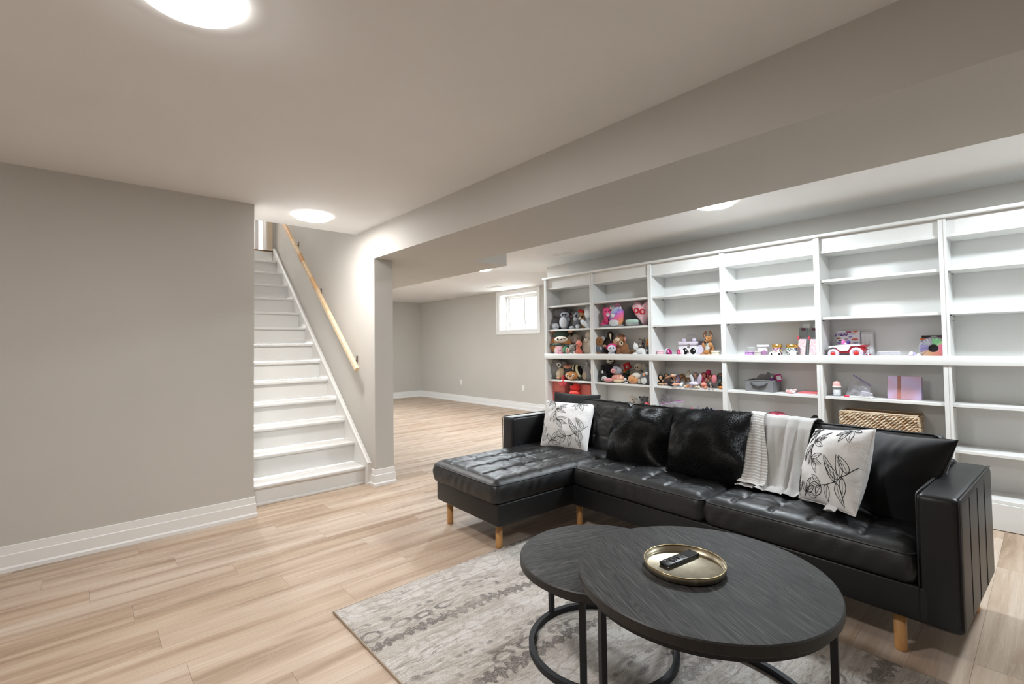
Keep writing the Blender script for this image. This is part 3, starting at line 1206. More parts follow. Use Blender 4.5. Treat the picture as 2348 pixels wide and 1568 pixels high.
def cotton_material(name, colour, rough=.85, sheen=.1, sc=900.):
    m = bpy.data.materials.new(name)
    m.use_nodes = True
    t = NT(m)
    v = t.coords('Object')
    t.b.inputs['Base Color'].default_value = (*lin(colour), 1)
    t.b.inputs['Roughness'].default_value = rough
    t.b.inputs['Sheen Weight'].default_value = sheen
    w1 = t.n('ShaderNodeTexWave', i_Scale=sc / 3., bands_direction='Z')
    w2 = t.n('ShaderNodeTexWave', i_Scale=sc / 3., bands_direction='Y')
    t.l(v, w1.inputs[0])
    t.l(v, w2.inputs[0])
    b1 = t.n('ShaderNodeBump', i_Strength=.35, i_Distance=.02)
    t.l(t.noise(v, 11., 3., .55, .8), b1.inputs['Height'])
    b2 = t.n('ShaderNodeBump', i_Strength=.08, i_Distance=.001)
    t.l(t.math('ADD', w1.outputs['Fac'], w2.outputs['Fac']), b2.inputs['Height'])
    t.l(b1.outputs[0], b2.inputs['Normal'])
    t.l(b2.outputs[0], t.b.inputs['Normal'])
    return m


M_WHITECOTTON = cotton_material('white_cotton', '#e7e5e4')
M_VELVET = mat('black_velvet', '#131315', .75, sheen=.35, bump=(9., .12, .02), spec=.2)
M_INK = mat('black_embroidery', '#141416', .6)
M_TAG = mat('white_care_tag', '#ededee', .8)


def leaf(base, ang, L, W, bend=0.):
    """outline and midrib of one leaf in the pillow's u,v plane"""
    out = []
    n = 9
    ax = np.array([math.cos(ang), math.sin(ang)])
    pn = np.array([-ax[1], ax[0]])
    for s in (1, -1):
        rng = range(n + 1) if s > 0 else range(n - 1, 0, -1)
        for i in rng:
            t = i / n
            w = W * math.sin(PI * t ** .8) * s
            out.append(np.array(base) + ax * L * t + pn * (w + bend * t * t * L))
    out.append(out[0])
    rib = [np.array(base) + ax * L * t + pn * bend * t * t * L for t in np.linspace(0, .8, 6)]
    return out, rib


# sprigs as on the printed fabric: (stem points, [leaf: base, angle in degrees, length, half width])
SPRIGS = [
    ([(-.60, .97), (-.44, .70), (-.34, .48), (-.30, .20), (-.24, .02), (-.12, -.12)],
     [((-.66, .95), 195, .30, .05), ((-.60, .92), 240, .44, .07), ((-.48, .84), 258, .52, .07), ((-.50, .96), 222, .46, .06),
      ((-.32, .50), 34, .58, .07), ((-.32, .49), 12, .50, .06), ((-.32, .47), -24, .56, .07),
      ((-.34, .40), 244, .66, .07), ((-.30, .24), 262, .52, .07),
      ((-.22, .00), 10, .52, .08), ((-.18, -.04), -20, .52, .06), ((-.22, -.02), -56, .58, .08)]),
    ([(.40, .93), (.62, .90)],
     [((.50, .90), 218, .40, .06), ((.53, .88), 250, .46, .07), ((.56, .88), 288, .46, .08), ((.60, .92), 340, .24, .05)]),
    ([(.10, -.66), (.40, -.58), (.62, -.44), (.82, -.22), (.96, .02)],
     [((.20, -.63), 142, .48, .07), ((.16, -.65), 178, .40, .06), ((.20, -.65), 215, .46, .07), ((.42, -.58), 246, .46, .08),
      ((.58, -.48), 116, .84, .08), ((.66, -.40), 136, .60, .08), ((.72, -.34), 108, .70, .08), ((.84, -.20), 122, .58, .09),
      ((.62, -.46), 284, .60, .07), ((.76, -.32), 268, .52, .07)]),
    ([(-.95, -.34), (-.90, -.62), (-.86, -.94)],
     [((-.93, -.46), 84, .46, .06), ((-.88, -.70), 58, .52, .07), ((-.86, -.84), 34, .40, .06)]),
    ([(-.62, -.94), (-.44, -.82)],
     [((-.50, -.86), 106, .36, .07), ((-.44, -.82), 40, .56, .07), ((-.42, -.83), 14, .50, .06), ((-.44, -.86), -12, .44, .06)]),
]


def leaf_pillow(name, corners, label, seed, tagat):
    P = Pillow(corners, .21, 44, seed, .05, 1.7, .012)
    t = thing(name, MS @ Vector(tuple((P.c[2] + P.c[3]) / 2)), label, 'pillow', 'leaf print throw pillows')
    cov = P.mb().build('cover', M_WHITECOTTON, t, weld=True)
    MB().tube(P.seam(), .0028, 6, closed=True).xf(MS).build('edge_seam', M_WHITECOTTON, t)
    mb = MB()

    def draw(path, r):
        pts = []
        for q in path:
            u, v = q
            u, v = max(-.985, min(.985, u)), max(-.985, min(.985, v))
            p = P.pt(u, v, 1, .0004)
            pts.append(p)
        mb.tube(pts, r, 5)
    for stem, leaves in SPRIGS:
        st = []
        for a, b in zip(stem[:-1], stem[1:]):
            st += [tuple(np.array(a) + (np.array(b) - np.array(a)) * k_) for k_ in (0, .33, .66)]
        st.append(stem[-1])
        draw(st, .0019)
        for b, a, L, W in leaves:
            o_, rb_ = leaf(b, math.radians(a), L * .80, W * .95, .08)
            draw(o_, .0016)
            draw(rb_, .0010)
    mb.xf(MS)
    mb.build('leaf_print', M_INK, t, fix=False)
    p = P.pt(tagat, -1, 1)
    d = (P.c[2] - P.c[3]) / np.linalg.norm(P.c[2] - P.c[3])
    fw_ = np.array([-1, 0, 0])
    tg = MB()
    g = [[p + d * (.055 * (i / 4. - .5)) + fw_ * (.075 * j / 5.) + np.array([0, .012 * j / 5, .004 + .010 * math.sin(j * 1.1 + i * .5)]) for j in range(6)] for i in range(5)]
    tg.grid(g)
    tg.grid(np.array(g) + np.array([0, 0, .0015]))
    tg.xf(MS).build('care_tag', M_TAG, t)
    return t


leaf_pillow('leaf_pillow', [sl_plane(1252, 918, .47), sl_plane(1366, 927, .60), sl_plane(1346, 1040, .38), sl_plane(1239, 1021, .25)],
            'white leaf print pillow on the chaise, before a plain black one', 1.3, .72)
leaf_pillow('leaf_pillow', [sl_plane(1870, 983, .50), sl_plane(2009, 984, .31), sl_plane(1962, 1186, .10), sl_plane(1831, 1142, .29)],
            'white leaf print pillow at the armrest end, beside the knitted throw', 4.1, .30)


def velvet_pillow(corners, label, seed, thick=.18):
    P = Pillow(corners, thick, 36, seed, .05, 1.9, .02)
    t = thing('velvet_pillow', MS @ Vector(tuple((P.c[2] + P.c[3]) / 2)), label, 'pillow', 'plain black throw pillows')
    P.mb().build('cover', M_VELVET, t, weld=True)
    MB().tube(P.seam(), .003, 6, closed=True).xf(MS).build('edge_seam', M_VELVET, t)


velvet_pillow([sl_plane(1272, 898, .56), sl_plane(1378, 905, .70), sl_plane(1362, 1040, .52), sl_plane(1258, 1030, .40)],
              'plain black pillow behind the leaf pillow on the chaise', 2.2, .13)
velvet_pillow([sl_plane(1990, 985, .58), sl_plane(2200, 1008, .42), sl_plane(2108, 1226, .36), sl_plane(1962, 1190, .46)],
              'plain black velvet pillow leaning in the corner against the armrest', 5.7, .27)


# fur pillows
def fur_material():
    m = bpy.data.materials.new('black_fur')
    m.use_nodes = True
    t = NT(m)
    ge = t.n('ShaderNodeNewGeometry')
    t.l(t.ramp(ge.outputs['Random Per Island'], [(0., '#060607'), (.7, '#0d0d0f'), (1., '#1b1c1e')]), t.b.inputs['Base Color'])
    t.b.inputs['Roughness'].default_value = .42
    t.b.inputs['Specular IOR Level'].default_value = .42
    return m


M_FUR = fur_material()
M_FURBASE = mat('black_fur_backing', '#08080a', .9, bump=(70., .6, .01))


def fur_pillow(corners, label, seed):
    P = Pillow(corners, .22, 30, seed, .03, 1., .01)
    t = thing('fur_pillow', MS @ Vector(tuple((P.c[2] + P.c[3]) / 2)), label, 'pillow', 'black faux fur pillows')
    P.mb().build('cover', M_FURBASE, t, weld=True)
    rr = random.Random(seed * 10)
    V, F = [], []
    for i in range(26000):
        side = 1 if rr.random() < .86 else -1
        u, v = rr.uniform(-1, 1), rr.uniform(-1, 1)
        if side < 0 and max(abs(u), abs(v)) < .7:
            continue
        p = P.pt(u, v, side)
        e = .03
        pu = P.pt(min(1, u + e), v, side) - P.pt(max(-1, u - e), v, side)
        pv = P.pt(u, min(1, v + e), side) - P.pt(u, max(-1, v - e), side)
        nrm = np.cross(pu, pv)
        L = np.linalg.norm(nrm)
        nrm = P.nn * side if L < 1e-9 else nrm / L
        if nrm @ P.nn * side < 0:
            nrm = -nrm
        # combing direction swirls slowly over the pillow
        a = 5.2 * noise.noise((u * 1.1 + seed, v * 1.1, seed * .7)) - .9 + rr.gauss(0, .28)
        cd = math.cos(a) * pu / (np.linalg.norm(pu) + 1e-9) + math.sin(a) * pv / (np.linalg.norm(pv) + 1e-9)
        ln = rr.uniform(.009, .018)
        lift = .55 if max(abs(u), abs(v)) < .93 else .6
        d1 = nrm * lift + cd * .8
        d2 = nrm * .25 + cd * 1.1
        w = np.cross(d1, nrm)
        w = w / (np.linalg.norm(w) + 1e-9) * rr.uniform(.0005, .0009)
        p1 = p + d1 * ln * .55
        p2 = p1 + d2 * ln * .5
        b = len(V)
        V += [p - w, p + w, p1 - w * .8, p1 + w * .8, p2]
        F += [(b, b + 1, b + 3, b + 2), (b + 2, b + 3, b + 4)]
    mb = MB()
    mb.add(V, F, True)
    mb.xf(MS)
    o = mb.build('fur', M_FUR, t, fix=False)
    o['kind'] = 'stuff'


fur_pillow([sl_plane(1410, 936, .47), sl_plane(1552, 938, .54), sl_plane(1528, 1088, .36), sl_plane(1388, 1052, .28)],
           'black faux fur pillow nearer the chaise', 3.1)
fur_pillow([sl_plane(1545, 934, .48), sl_plane(1725, 944, .52), sl_plane(1700, 1118, .32), sl_plane(1526, 1080, .28)],
           'black faux fur pillow beside the white knitted throw', 6.4)


# ------------------------------------------------------------------ knitted throw over the sofa back
def knit_material(name, sx, sy):
    m = bpy.data.materials.new(name)
    m.use_nodes = True
    t = NT(m)
    uv = t.n('ShaderNodeUVMap')
    mp = t.n('ShaderNodeMapping')
    mp.inputs['Scale'].default_value = (sx, sy, 1)
    t.l(uv.outputs[0], mp.inputs[0])
    br = t.n('ShaderNodeTexBrick', i_Scale=1., offset=.5)
    br.inputs['Mortar Size'].default_value = .16
    br.inputs['Mortar Smooth'].default_value = .9
    br.inputs['Brick Width'].default_value = 1.
    br.inputs['Row Height'].default_value = 1.
    br.inputs['Color1'].default_value = (1, 1, 1, 1)
    br.inputs['Color2'].default_value = (.93, .93, .93, 1)
    br.inputs['Mortar'].default_value = (0, 0, 0, 1)
    t.l(mp.outputs[0], br.inputs['Vector'])
    t.l(t.mix(br.outputs['Color'], '#c9c6c2', '#f3f1ef'), t.b.inputs['Base Color'])
    t.b.inputs['Roughness'].default_value = .95
    t.b.inputs['Sheen Weight'].default_value = .3
    t.bump(br.outputs['Color'], .9, .005)
    return m


M_KNIT = knit_material('cream_waffle_knit', 95., 170.)
M_RIB = knit_material('cream_rib_knit', .02, 105.)
throw = thing('knitted_throw', MS @ Vector((.38, .85, .46)), 'cream knitted throw draped over the sofa back and seat', 'blanket')


def throw_path():
    """profile from behind the back, over its top and down to the seat: (x, z)"""
    return [(.765, .56), (.755, .70), (.725, .795), (.680, .838), (.630, .850), (.585, .838), (.545, .795), (.505, .725), (.470, .655), (.435, .585), (.400, .525), (.370, .487), (.330, .4755), (.27, .474)]


TP = throw_path()
Ls = np.cumsum([0] + [math.dist(TP[i], TP[i + 1]) for i in range(len(TP) - 1)])


def tp(s):
    s = s * Ls[-1]
    return np.array([np.interp(s, Ls, [p[0] for p in TP]), np.interp(s, Ls, [p[1] for p in TP])])


def cloth(name, yl, yr, s0, s1, fold, lift, material, n=70, mrows=100, wav=None):
    P = []
    UV = []
    for i in range(n + 1):
        a = i / n
        row = []
        for j in range(mrows + 1):
            b = j / mrows
            s = s0 + (s1 - s0) * b
            x, z = tp(s)
            y = yl(b) + (yr(b) - yl(b)) * a
            on = min(1., max(0., (s - .12) * 3)) * (.35 + .65 * min(1, max(0, s - .3) * 2))
            w = fold(a, b) * on
            row.append((x - abs(w) * .8 - lift(a, b), y + w * .15, z + abs(w) * .5 + lift(a, b) * .5))
        P.append(row)
    P = np.array(P)
    mb = MB().grid(P)
    k = len(mb.v)
    Q = P.copy()
    Q[:, :, 0] += .008
    Q[:, :, 2] -= .004
    mb.grid(Q)
    mb.xf(MS)
    o = mb.build(name, material, throw, fix=False)
    uvl = o.data.uv_layers.new(name='UVMap')
    nv = (mrows + 1)
    W = .38
    H = abs(s1 - s0) * Ls[-1]
    for lp in o.data.loops:
        vi = lp.vertex_index % k
        uvl.data[lp.index].uv = ((vi // nv) / n * W / .5, (vi % nv) / mrows * H / .9)
    return o


cloth('blanket_body', lambda b: 1.045 - .02 * b + .02 * math.sin(5 * b), lambda b: .648 + .03 * math.sin(2.5 * b) + .02 * b, .02, .985,
      lambda a, b: .022 * math.sin(a * 13 + 2.2 * b + .6) + .012 * math.sin(a * 27 - 3 * b), lambda a, b: .006, M_KNIT)
cloth('folded_edge', lambda b: 1.06 - .055 * b, lambda b: .86 + .10 * (1 - b) - .0 * b + .015 * math.sin(6 * b), .26, .93,
      lambda a, b: .014 * math.sin(a * 7 + 1.2 * b), lambda a, b: .024 + .012 * math.sin(PI * a), M_RIB, 34, 80)

# ------------------------------------------------------------------ coffee tables
def tabletop_material(name, ang):
    m = bpy.data.materials.new(name)
    m.use_nodes = True
    t = NT(m)
    v = t.coords('Object', rot=(0, 0, ang))
    mp = t.n('ShaderNodeMapping')
    mp.inputs['Scale'].default_value = (1.1, 9., 1.)
    t.l(v, mp.inputs[0])
    n1 = t.noise(mp.outputs[0], 1.7, 2., .5, .7)
    rings = t.math('PINGPONG', t.math('MULTIPLY', n1, 26.), 1.)
    mp2 = t.n('ShaderNodeMapping')
    mp2.inputs['Scale'].default_value = (3.5, 105., 40.)
    t.l(v, mp2.inputs[0])
    fine = t.noise(mp2.outputs[0], 1.4, 4., .7)
    cl = t.noise(v, 5., 3.)
    base = t.ramp(rings, [(0., '#181716'), (.45, '#2a2928'), (1., '#383736')])
    c1 = t.mix(t.ramp(fine, [(.52, 0.), (.72, .62)]), base, '#787775')
    c2 = t.mix(t.ramp(cl, [(.3, .35), (.7, 0.)]), c1, '#282726')
    t.l(c2, t.b.inputs['Base Color'])
    t.b.inputs['Roughness'].default_value = .6
    t.b.inputs['Specular IOR Level'].default_value = .3
    t.bump(t.math('ADD', t.math('MULTIPLY', rings, .5), fine), .25, .003)
    return m


M_IRON = mat('black_iron', '#26272a', .5, .35, bump=(80., .08, .002))
M_TOPEDGE = wood_material('table_edge_dark', '#171514', '#221f1d', 2)


def coffee_table(cx, cy, zt, r, rr_, legs, ang, label, th=.034, arc=None):
    t = thing('coffee_table', (cx, cy, RZ), label, 'coffee table', 'round nesting coffee tables')
    tm = tabletop_material('charred_oak_top', ang)
    o = MB().lathe([(0, zt), (r - .004, zt), (r, zt - .004), (r, zt - th + .003), (r - .003, zt - th), (0, zt - th)], (cx, cy, 0), 128, False)
    for i in range(len(o.f)):
        o.mi[i] = 0 if i % 5 == 0 else 1
    o.build('tabletop', [tm, M_TOPEDGE], t, weld=True)
    for nm, za, zb2 in (('base_ring', RZ + .001, RZ + .026), ('top_ring', zt - th - .021, zt - th - .001)):
        w = .011
        if arc:
            sec = [(rr_ - w, za), (rr_ + w, za), (rr_ + w, zb2), (rr_ - w, zb2)]
            P = [[(cx + q * math.cos(a_), cy + q * math.sin(a_), h_) for q, h_ in sec + sec[:1]] for a_ in np.radians(np.linspace(arc[0], arc[1], 73))]
            mbr = MB().grid(P, False)
            mbr.add([P[0][i] for i in range(4)], [(0, 1, 2, 3)]).add([P[-1][i] for i in range(4)], [(3, 2, 1, 0)])
            mbr.build(nm, M_IRON, t, weld=True)
            continue
        MB().lathe([(rr_ - w, za), (rr_ + w, za), (rr_ + w, zb2), (rr_ - w, zb2), (rr_ - w, za)], (cx, cy, 0), 96, False).build(nm, M_IRON, t, weld=True)
    for a in legs:
        a = math.radians(a)
        M = Matrix.Translation((cx, cy, 0)) @ Matrix.Rotation(a, 4, 'Z')
        MB().rbox(rr_ - .010, rr_ + .010, -.0115, .0115, RZ + .026, zt - th - .021, .001, 1).xf(M).build('leg', M_IRON, t)
    return t


coffee_table(1.655, 1.312, .400, .345, .302, (89, 205, 327), .34, 'smaller, lower round dark wood coffee table on a black ring base')
coffee_table(1.617, .846, .500, .421, .392, (158, 278, 38), -1.10, 'larger, taller round dark wood coffee table holding a brass tray', arc=(156.5, 399.5))

# tray and remote
tray_c = onz(1569, 1285, .526)[:2]
TZ = .501
tray = thing('serving_tray', (*tray_c, TZ), 'round antiqued brass tray on the larger coffee table', 'tray')


def brass_material():
    m = bpy.data.materials.new('antiqued_brass')
    m.use_nodes = True
    t = NT(m)
    v = t.coords('Object')
    n = t.noise(v, 24., 4., .6, .5)
    t.l(t.ramp(n, [(.3, '#7f7562'), (.55, '#9b917d'), (.75, '#b7af9c')]), t.b.inputs['Base Color'])
    t.b.inputs['Metallic'].default_value = .9
    t.l(t.ramp(n, [(.3, .42), (.7, .28)]), t.b.inputs['Roughness'])
    t.bump(n, .08, .003)
    return m


M_BR = brass_material()
R = .137
MB().lathe([(0, 0), (R - .006, 0), (R - .001, .003), (R + .0015, .024), (R - .0005, .025), (R - .004, .007), (R - .010, .0035), (0, .0035)], (*tray_c, TZ), 96).build('dish', M_BR, tray, weld=True)
MB().tube([(tray_c[0] + (R + .0005) * math.cos(a), tray_c[1] + (R + .0005) * math.sin(a), TZ + .0248) for a in np.linspace(0, 2 * PI, 96, endpoint=False)], .0018, 8, closed=True).build('rim', mat('brass_polished', '#c2ab80', .25, 1.), tray)
ra_, rb_ = onz(1523, 1293, TZ + .014)[:2], onz(1592, 1265, TZ + .014)[:2]
rc_ = (ra_ + rb_) / 2
an = math.atan2(*(rb_ - ra_)[::-1])
rem = thing('remote_control', (*rc_, TZ + .0036), 'slim black remote control lying in the brass tray', 'remote control')
MR = Matrix.Translation((*rc_, TZ + .0037)) @ Matrix.Rotation(an, 4, 'Z')
M_REM = mat('remote_black_plastic', '#202124', .32)
M_REMG = mat('remote_gloss', '#101114', .12)
M_REMB = mat('remote_button', '#34363a', .4)
L2, W2 = .086, .0205
MB().rbox(-L2, L2, -W2, W2, 0, .0045, .002, 2).xf(MR).build('lower_shell', M_REMG, rem)
MB().rbox(-L2 - .001, L2 + .001, -W2 - .0015, W2 + .0015, .0045, .0135, .003, 3).xf(MR).build('body', M_REM, rem)
MB().rbox(.022, L2 - .003, -W2 + .001, W2 - .001, .0128, .0142, .0006, 1).xf(MR).build('touch_panel', M_REMG, rem)
MB().lathe([(.008, .0135), (.0145, .0135), (.0145, .0148), (.008, .0148), (.008, .0135)], (-.040, 0, 0), 32).xf(MR).build('navigation_ring', M_REMG, rem)
MB().lathe([(0, .0135), (.0068, .0135), (.0068, .0145), (0, .0145)], (-.040, 0, 0), 24).xf(MR).build('select_button', M_REMB, rem)
for bx in (.004, .014):
    for byy in (-.012, 0, .012):
        MB().rbox(bx - .0028, bx + .0028, byy - .0042, byy + .0042, .0130, .0152, .001, 1).xf(MR).build('button', M_REMB, rem)
MB().rbox(-.016, -.010, -.013, .013, .0130, .0158, .001, 1).xf(MR).build('rocker', M_REMG, rem)
for byy in (-.012, .012):
    MB().lathe([(0, .0135), (.0022, .0135), (.0022, .0144), (0, .0144)], (-.066, byy, 0), 14).xf(MR).build('button', M_PLASTIC, rem)
# ------------------------------------------------------------------ bookcase along the right wall
def shelf_paint():
    m = bpy.data.materials.new('bookcase_paint_white')
    m.use_nodes = True
    t = NT(m)
    v = t.coords('Object')
    t.l(t.ramp(t.noise(v, 3., 3.), [(.3, '#e6e6e4'), (.7, '#ebebe9')]), t.b.inputs['Base Color'])
    t.b.inputs['Roughness'].default_value = .33
    t.bump(t.noise(v, 55., 3.), .04, .002)
    return m


M_SHELF = shelf_paint()
M_PIN = mat('shelf_pin_steel', '#6d6d6c', .35, .9)
FX, BX = 4.625, 4.90                 # front of the stiles, back panel
POSTS = [4.526, 3.742, 2.926, 2.119, 1.308, .505, -.300, -1.105]
SH_UP = (1.500, 1.815)               # tops of the loose upper shelves
SH_LO = (.512, .837)                 # tops of the lower shelves
WAIST, BOT = 1.180, .205
case = thing('bookcase', (4.83, 1.7, 0), 'long white built-in bookcase with open shelves behind the sofa', 'bookcase')
YA, YZ = POSTS[0] + .022, POSTS[-1] - .022
MB().box(BX, BX + .012, YZ, YA, 0, 2.176).build('back_panel', M_SHELF, case)
MB().rbox(FX - .022, XJ - .002, YZ, YA + .012, 2.176, 2.200, .004, 2).build('top_board', M_SHELF, case)
MB().rbox(FX - .010, FX + .012, YZ, YA, 1.112, WAIST, .003, 2).build('waist_board', M_SHELF, case)
DECK = 1.150
MB().box(FX + .0125, BX - .001, YZ, YA, 1.118, DECK).build('waist_deck', M_SHELF, case)
MB().rbox(FX + .004, FX + .022, YZ + .03, YA - .03, 0.004, BOT - .024, .002, 1).build('plinth', M_SHELF, case)


def upright(y, z0, z1):
    o = MB().box(FX + .018, BX - .001, y - .018, y + .018, z0, z1).build('upright', M_SHELF, case)
    # stile with a shallow groove down its face
    pr = [(FX + .018, y - .022), (FX + .002, y - .022), (FX, y - .020), (FX, y - .008), (FX + .004, y - .006), (FX + .004, y - .002), (FX, y), (FX, y + .020), (FX + .002, y + .022), (FX + .018, y + .022)]
    MB().prism(pr, 2, z0, z1).build('stile', M_SHELF, o)


for y in POSTS:
    upright(y, 0., 1.111)
    upright(y, WAIST + .0005, 2.1755)
    MB().box(FX + .018, BX - .001, y - .018, y + .018, DECK + .0005, WAIST).build('upright_foot', M_SHELF, case)
for i in range(len(POSTS) - 1):
    ya, yb2 = POSTS[i] - .0185, POSTS[i + 1] + .0185
    MB().rbox(FX + .022, BX - .002, yb2, ya, 2.038, 2.060, .002, 1).build('fixed_shelf', M_SHELF, case)
    MB().box(FX + .030, FX + .045, yb2, ya, 2.060, 2.1755).build('fascia', M_SHELF, case)
    MB().rbox(FX + .012, BX - .002, yb2, ya, BOT - .023, BOT, .002, 1).build('bottom_shelf', M_SHELF, case)
    for zt in SH_UP + SH_LO:
        s = MB().rbox(FX + .019, BX - .003, yb2 + .001, ya - .001, zt - .022, zt, .002, 1).build('shelf', M_SHELF, case)
        for xp in (FX + .06, BX - .035):
            MB().lathe([(0, -.007), (.0035, -.007), (.0035, .007), (0, .007)], (0, 0, 0), 8).xf(Matrix.Translation((xp, ya - .006, zt - .0265)) @ Matrix.Rotation(PI / 2, 4, 'X')).build('shelf_pin', M_PIN, s)
    # spare peg holes show as one dark dot below the middle shelf
    MB().lathe([(0, -.003), (.004, -.003), (.004, .003), (0, .003)], (0, 0, 0), 8).xf(Matrix.Translation((BX - .05, ya - .002, SH_UP[0] - .062)) @ Matrix.Rotation(PI / 2, 4, 'X')).build('peg', M_PIN, case)
# ------------------------------------------------------------------ toys and things on the shelves
def unit(name, mb):
    return mb.mesh(name)


U_BALL = unit('unit_ball', MB().ball((0, 0, 0), 1., 24, 14))
U_BOX = unit('unit_box', MB().rbox(-1, 1, -1, 1, -1, 1, .12, 2))
U_CONE = unit('unit_cone', MB().lathe([(0, -1), (1, -1), (.72, -.2), (.34, .6), (0.04, 1), (0, 1)], (0, 0, 0), 20))
U_CYL = unit('unit_cylinder', MB().lathe([(0, -1), (.96, -1), (1, -.94), (1, .94), (.96, 1), (0, 1)], (0, 0, 0), 24))
U_DISC = unit('unit_disc', MB().lathe([(0, -1), (.93, -1), (1, -.8), (1, .8), (.93, 1), (0, 1)], (0, 0, 0), 24).xf(Matrix.Rotation(PI / 2, 4, 'Y')))


def star_mesh(k, rin=.5, puff=.5):
    mb = MB()
    n = k * 2
    v = [(0, 0, 0)]
    ring = []
    for i in range(n):
        r = 1. if i % 2 == 0 else rin
        a = PI / 2 + 2 * PI * i / n
        ring.append((0., r * math.cos(a), r * math.sin(a)))
    v = [(-1., 0, 0), (1., 0, 0)] + ring
    f = []
    for i in range(n):
        f += [(0, 2 + i, 2 + (i + 1) % n), (1, 2 + (i + 1) % n, 2 + i)]
    mb.add(v, f, False)
    return mb.mesh('unit_star')


U_STAR = star_mesh(5)
U_BURST = star_mesh(9, .75)
UNITS = dict(ball=U_BALL, box=U_BOX, cone=U_CONE, cyl=U_CYL, disc=U_DISC, star=U_STAR, burst=U_BURST)
for _m in UNITS.values():
    _m.materials.append(plush('#888888'))

CROPS = dict(A=(1240, 600, 2265 / 260.), B=(1240, 740, 2038 / 260.), C=(1480, 740, 1711 / 240.), D=(1660, 720, 1699 / 260.), E=(1880, 720, 1777 / 340.))


def jac(P):
    P = np.array(P, float)
    e = 1e-3
    b = np.array(pj(P))
    return [(np.array(pj(P + np.eye(3)[i] * e)) - b) / e for i in range(3)]


def put(o, material):
    o.material_slots[0].link = 'OBJECT'
    o.material_slots[0].material = material
    return o


EYEC = '#101012'
M_EYE = mat('toy_eye_black', '#0c0c0e', .15)


def tmat(c):
    if not isinstance(c, str):
        return c
    if c == EYEC:
        return M_EYE
    return plush(c)


def toy(name, label, cat, crop, parts, z, X0=4.745, group='soft toys on the bookcase', k=.62, fit=True):
    """parts: (part name, shape, cx, cy, rx, ry, colour, options) measured on the enlarged photograph;
    every part gets its own place, size and depth on the shelf. options: k depth ratio, w forward shift in metres,
    t tilt in degrees, on = name of the part it sits on"""
    ox, oy, sc = CROPS[crop]
    made = {}
    rec = []
    for p in parts:
        pn, sh, cx, cy, rx, ry, col = p[:7]
        op = p[7] if len(p) > 7 else {}
        px, py = ox + cx / sc, oy + cy / sc
        par = made.get(op.get('on')) if 'on' in op else None
        Xp = X0 - op.get('w', 0.)
        P = onx(px, py, Xp)
        if par is not None:
            d = ray(px, py)
            d = d / np.linalg.norm(d)
            Mi = par['M'].inverted()
            o_ = np.array((Mi @ Vector(CAM_P)))
            e_ = np.array((Mi @ Vector(CAM_P + d)))
            dd = e_ - o_
            if par['sh'] in ('box',):
                # front face of the box
                t_ = (-1 - o_[0]) / dd[0]
                P = CAM_P + d * t_
            else:
                a_, b_, c_ = dd @ dd, 2 * o_ @ dd, o_ @ o_ - 1
                D_ = b_ * b_ - 4 * a_ * c_
                t_ = (-b_ - math.sqrt(D_)) / (2 * a_) if D_ > 0 else -b_ / (2 * a_)
                P = CAM_P + d * t_
        J = jac(P)
        kk = op.get('k', k if par is None else .5)
        a = (rx / sc) / math.hypot(J[1][0], kk * J[0][0])
        b = (ry / sc) / abs(J[2][1])
        c = kk * a
        M = Matrix.Translation(tuple(P)) @ Matrix.Rotation(math.radians(-op.get('t', 0)), 4, 'X') @ Matrix.Diagonal((c, a, b, 1))
        R_ = dict(M=M, sh=sh, pn=pn, col=col, par=op.get('on'), ext=max(b * abs(math.cos(math.radians(op.get('t', 0)))), a * abs(math.sin(math.radians(op.get('t', 0))))), P=P)
        made.setdefault(pn, R_)
        rec.append(R_)
    zmin = min(r_['P'][2] - r_['ext'] for r_ in rec if r_['par'] is None)
    dz = z - zmin + .001
    if fit == 'drop':
        dz = 0.
    if abs(dz) > .05 and fit is True and z != U1:
        print('TOY', name, label, 'shift', round(dz, 3))
    # keep it clear of the back panel
    xmax = max(r_['P'][0] + r_['M'].to_scale()[0] for r_ in rec)
    dx = min(0., BX - .004 - xmax)
    T = Matrix.Translation((dx, 0, dz))
    if z == U1 and fit is True:
        # the deck lies lower than the front lip: the toys reach down behind it
        zmax = max(r_['P'][2] + r_['ext'] for r_ in rec if r_['par'] is None)
        sz = (zmax - z - .001) / (zmax - zmin)
        T = Matrix.Translation((dx, 0, zmax)) @ Matrix.Diagonal((1, 1, sz, 1)) @ Matrix.Translation((0, 0, -zmax))
    c0 = rec[0]['P']
    t = thing(name, (c0[0] + dx, c0[1], z), label, cat, group)
    first = {}
    for r_ in rec:
        pa = first.get(r_['par'], t) if r_['par'] else t
        o = link(r_['pn'], UNITS[r_['sh']], pa)
        o.matrix_basis = T @ r_['M']
        put(o, tmat(r_['col']))
        if pa is not t:
            # parented to a scaled part: keep the world transform
            o.matrix_parent_inverse = parent_world(pa).inverted()
        first.setdefault(r_['pn'], o)
    t['_dz'] = float(dz)
    del t['_dz']
    return t, first, T


def stripes(name, c1, c2, n, axis='Z', rot=0.):
    if name in MATS:
        return MATS[name]
    m = bpy.data.materials.new(name)
    m.use_nodes = True
    t = NT(m)
    v = t.coords('Object', rot=(rot, 0, 0))
    w = t.n('ShaderNodeTexWave', i_Scale=n, bands_direction=axis)
    t.l(v, w.inputs[0])
    t.l(t.ramp(w.outputs['Fac'], [(.48, c1), (.54, c2)]), t.b.inputs['Base Color'])
    t.b.inputs['Roughness'].default_value = .9
    MATS[name] = m
    return m


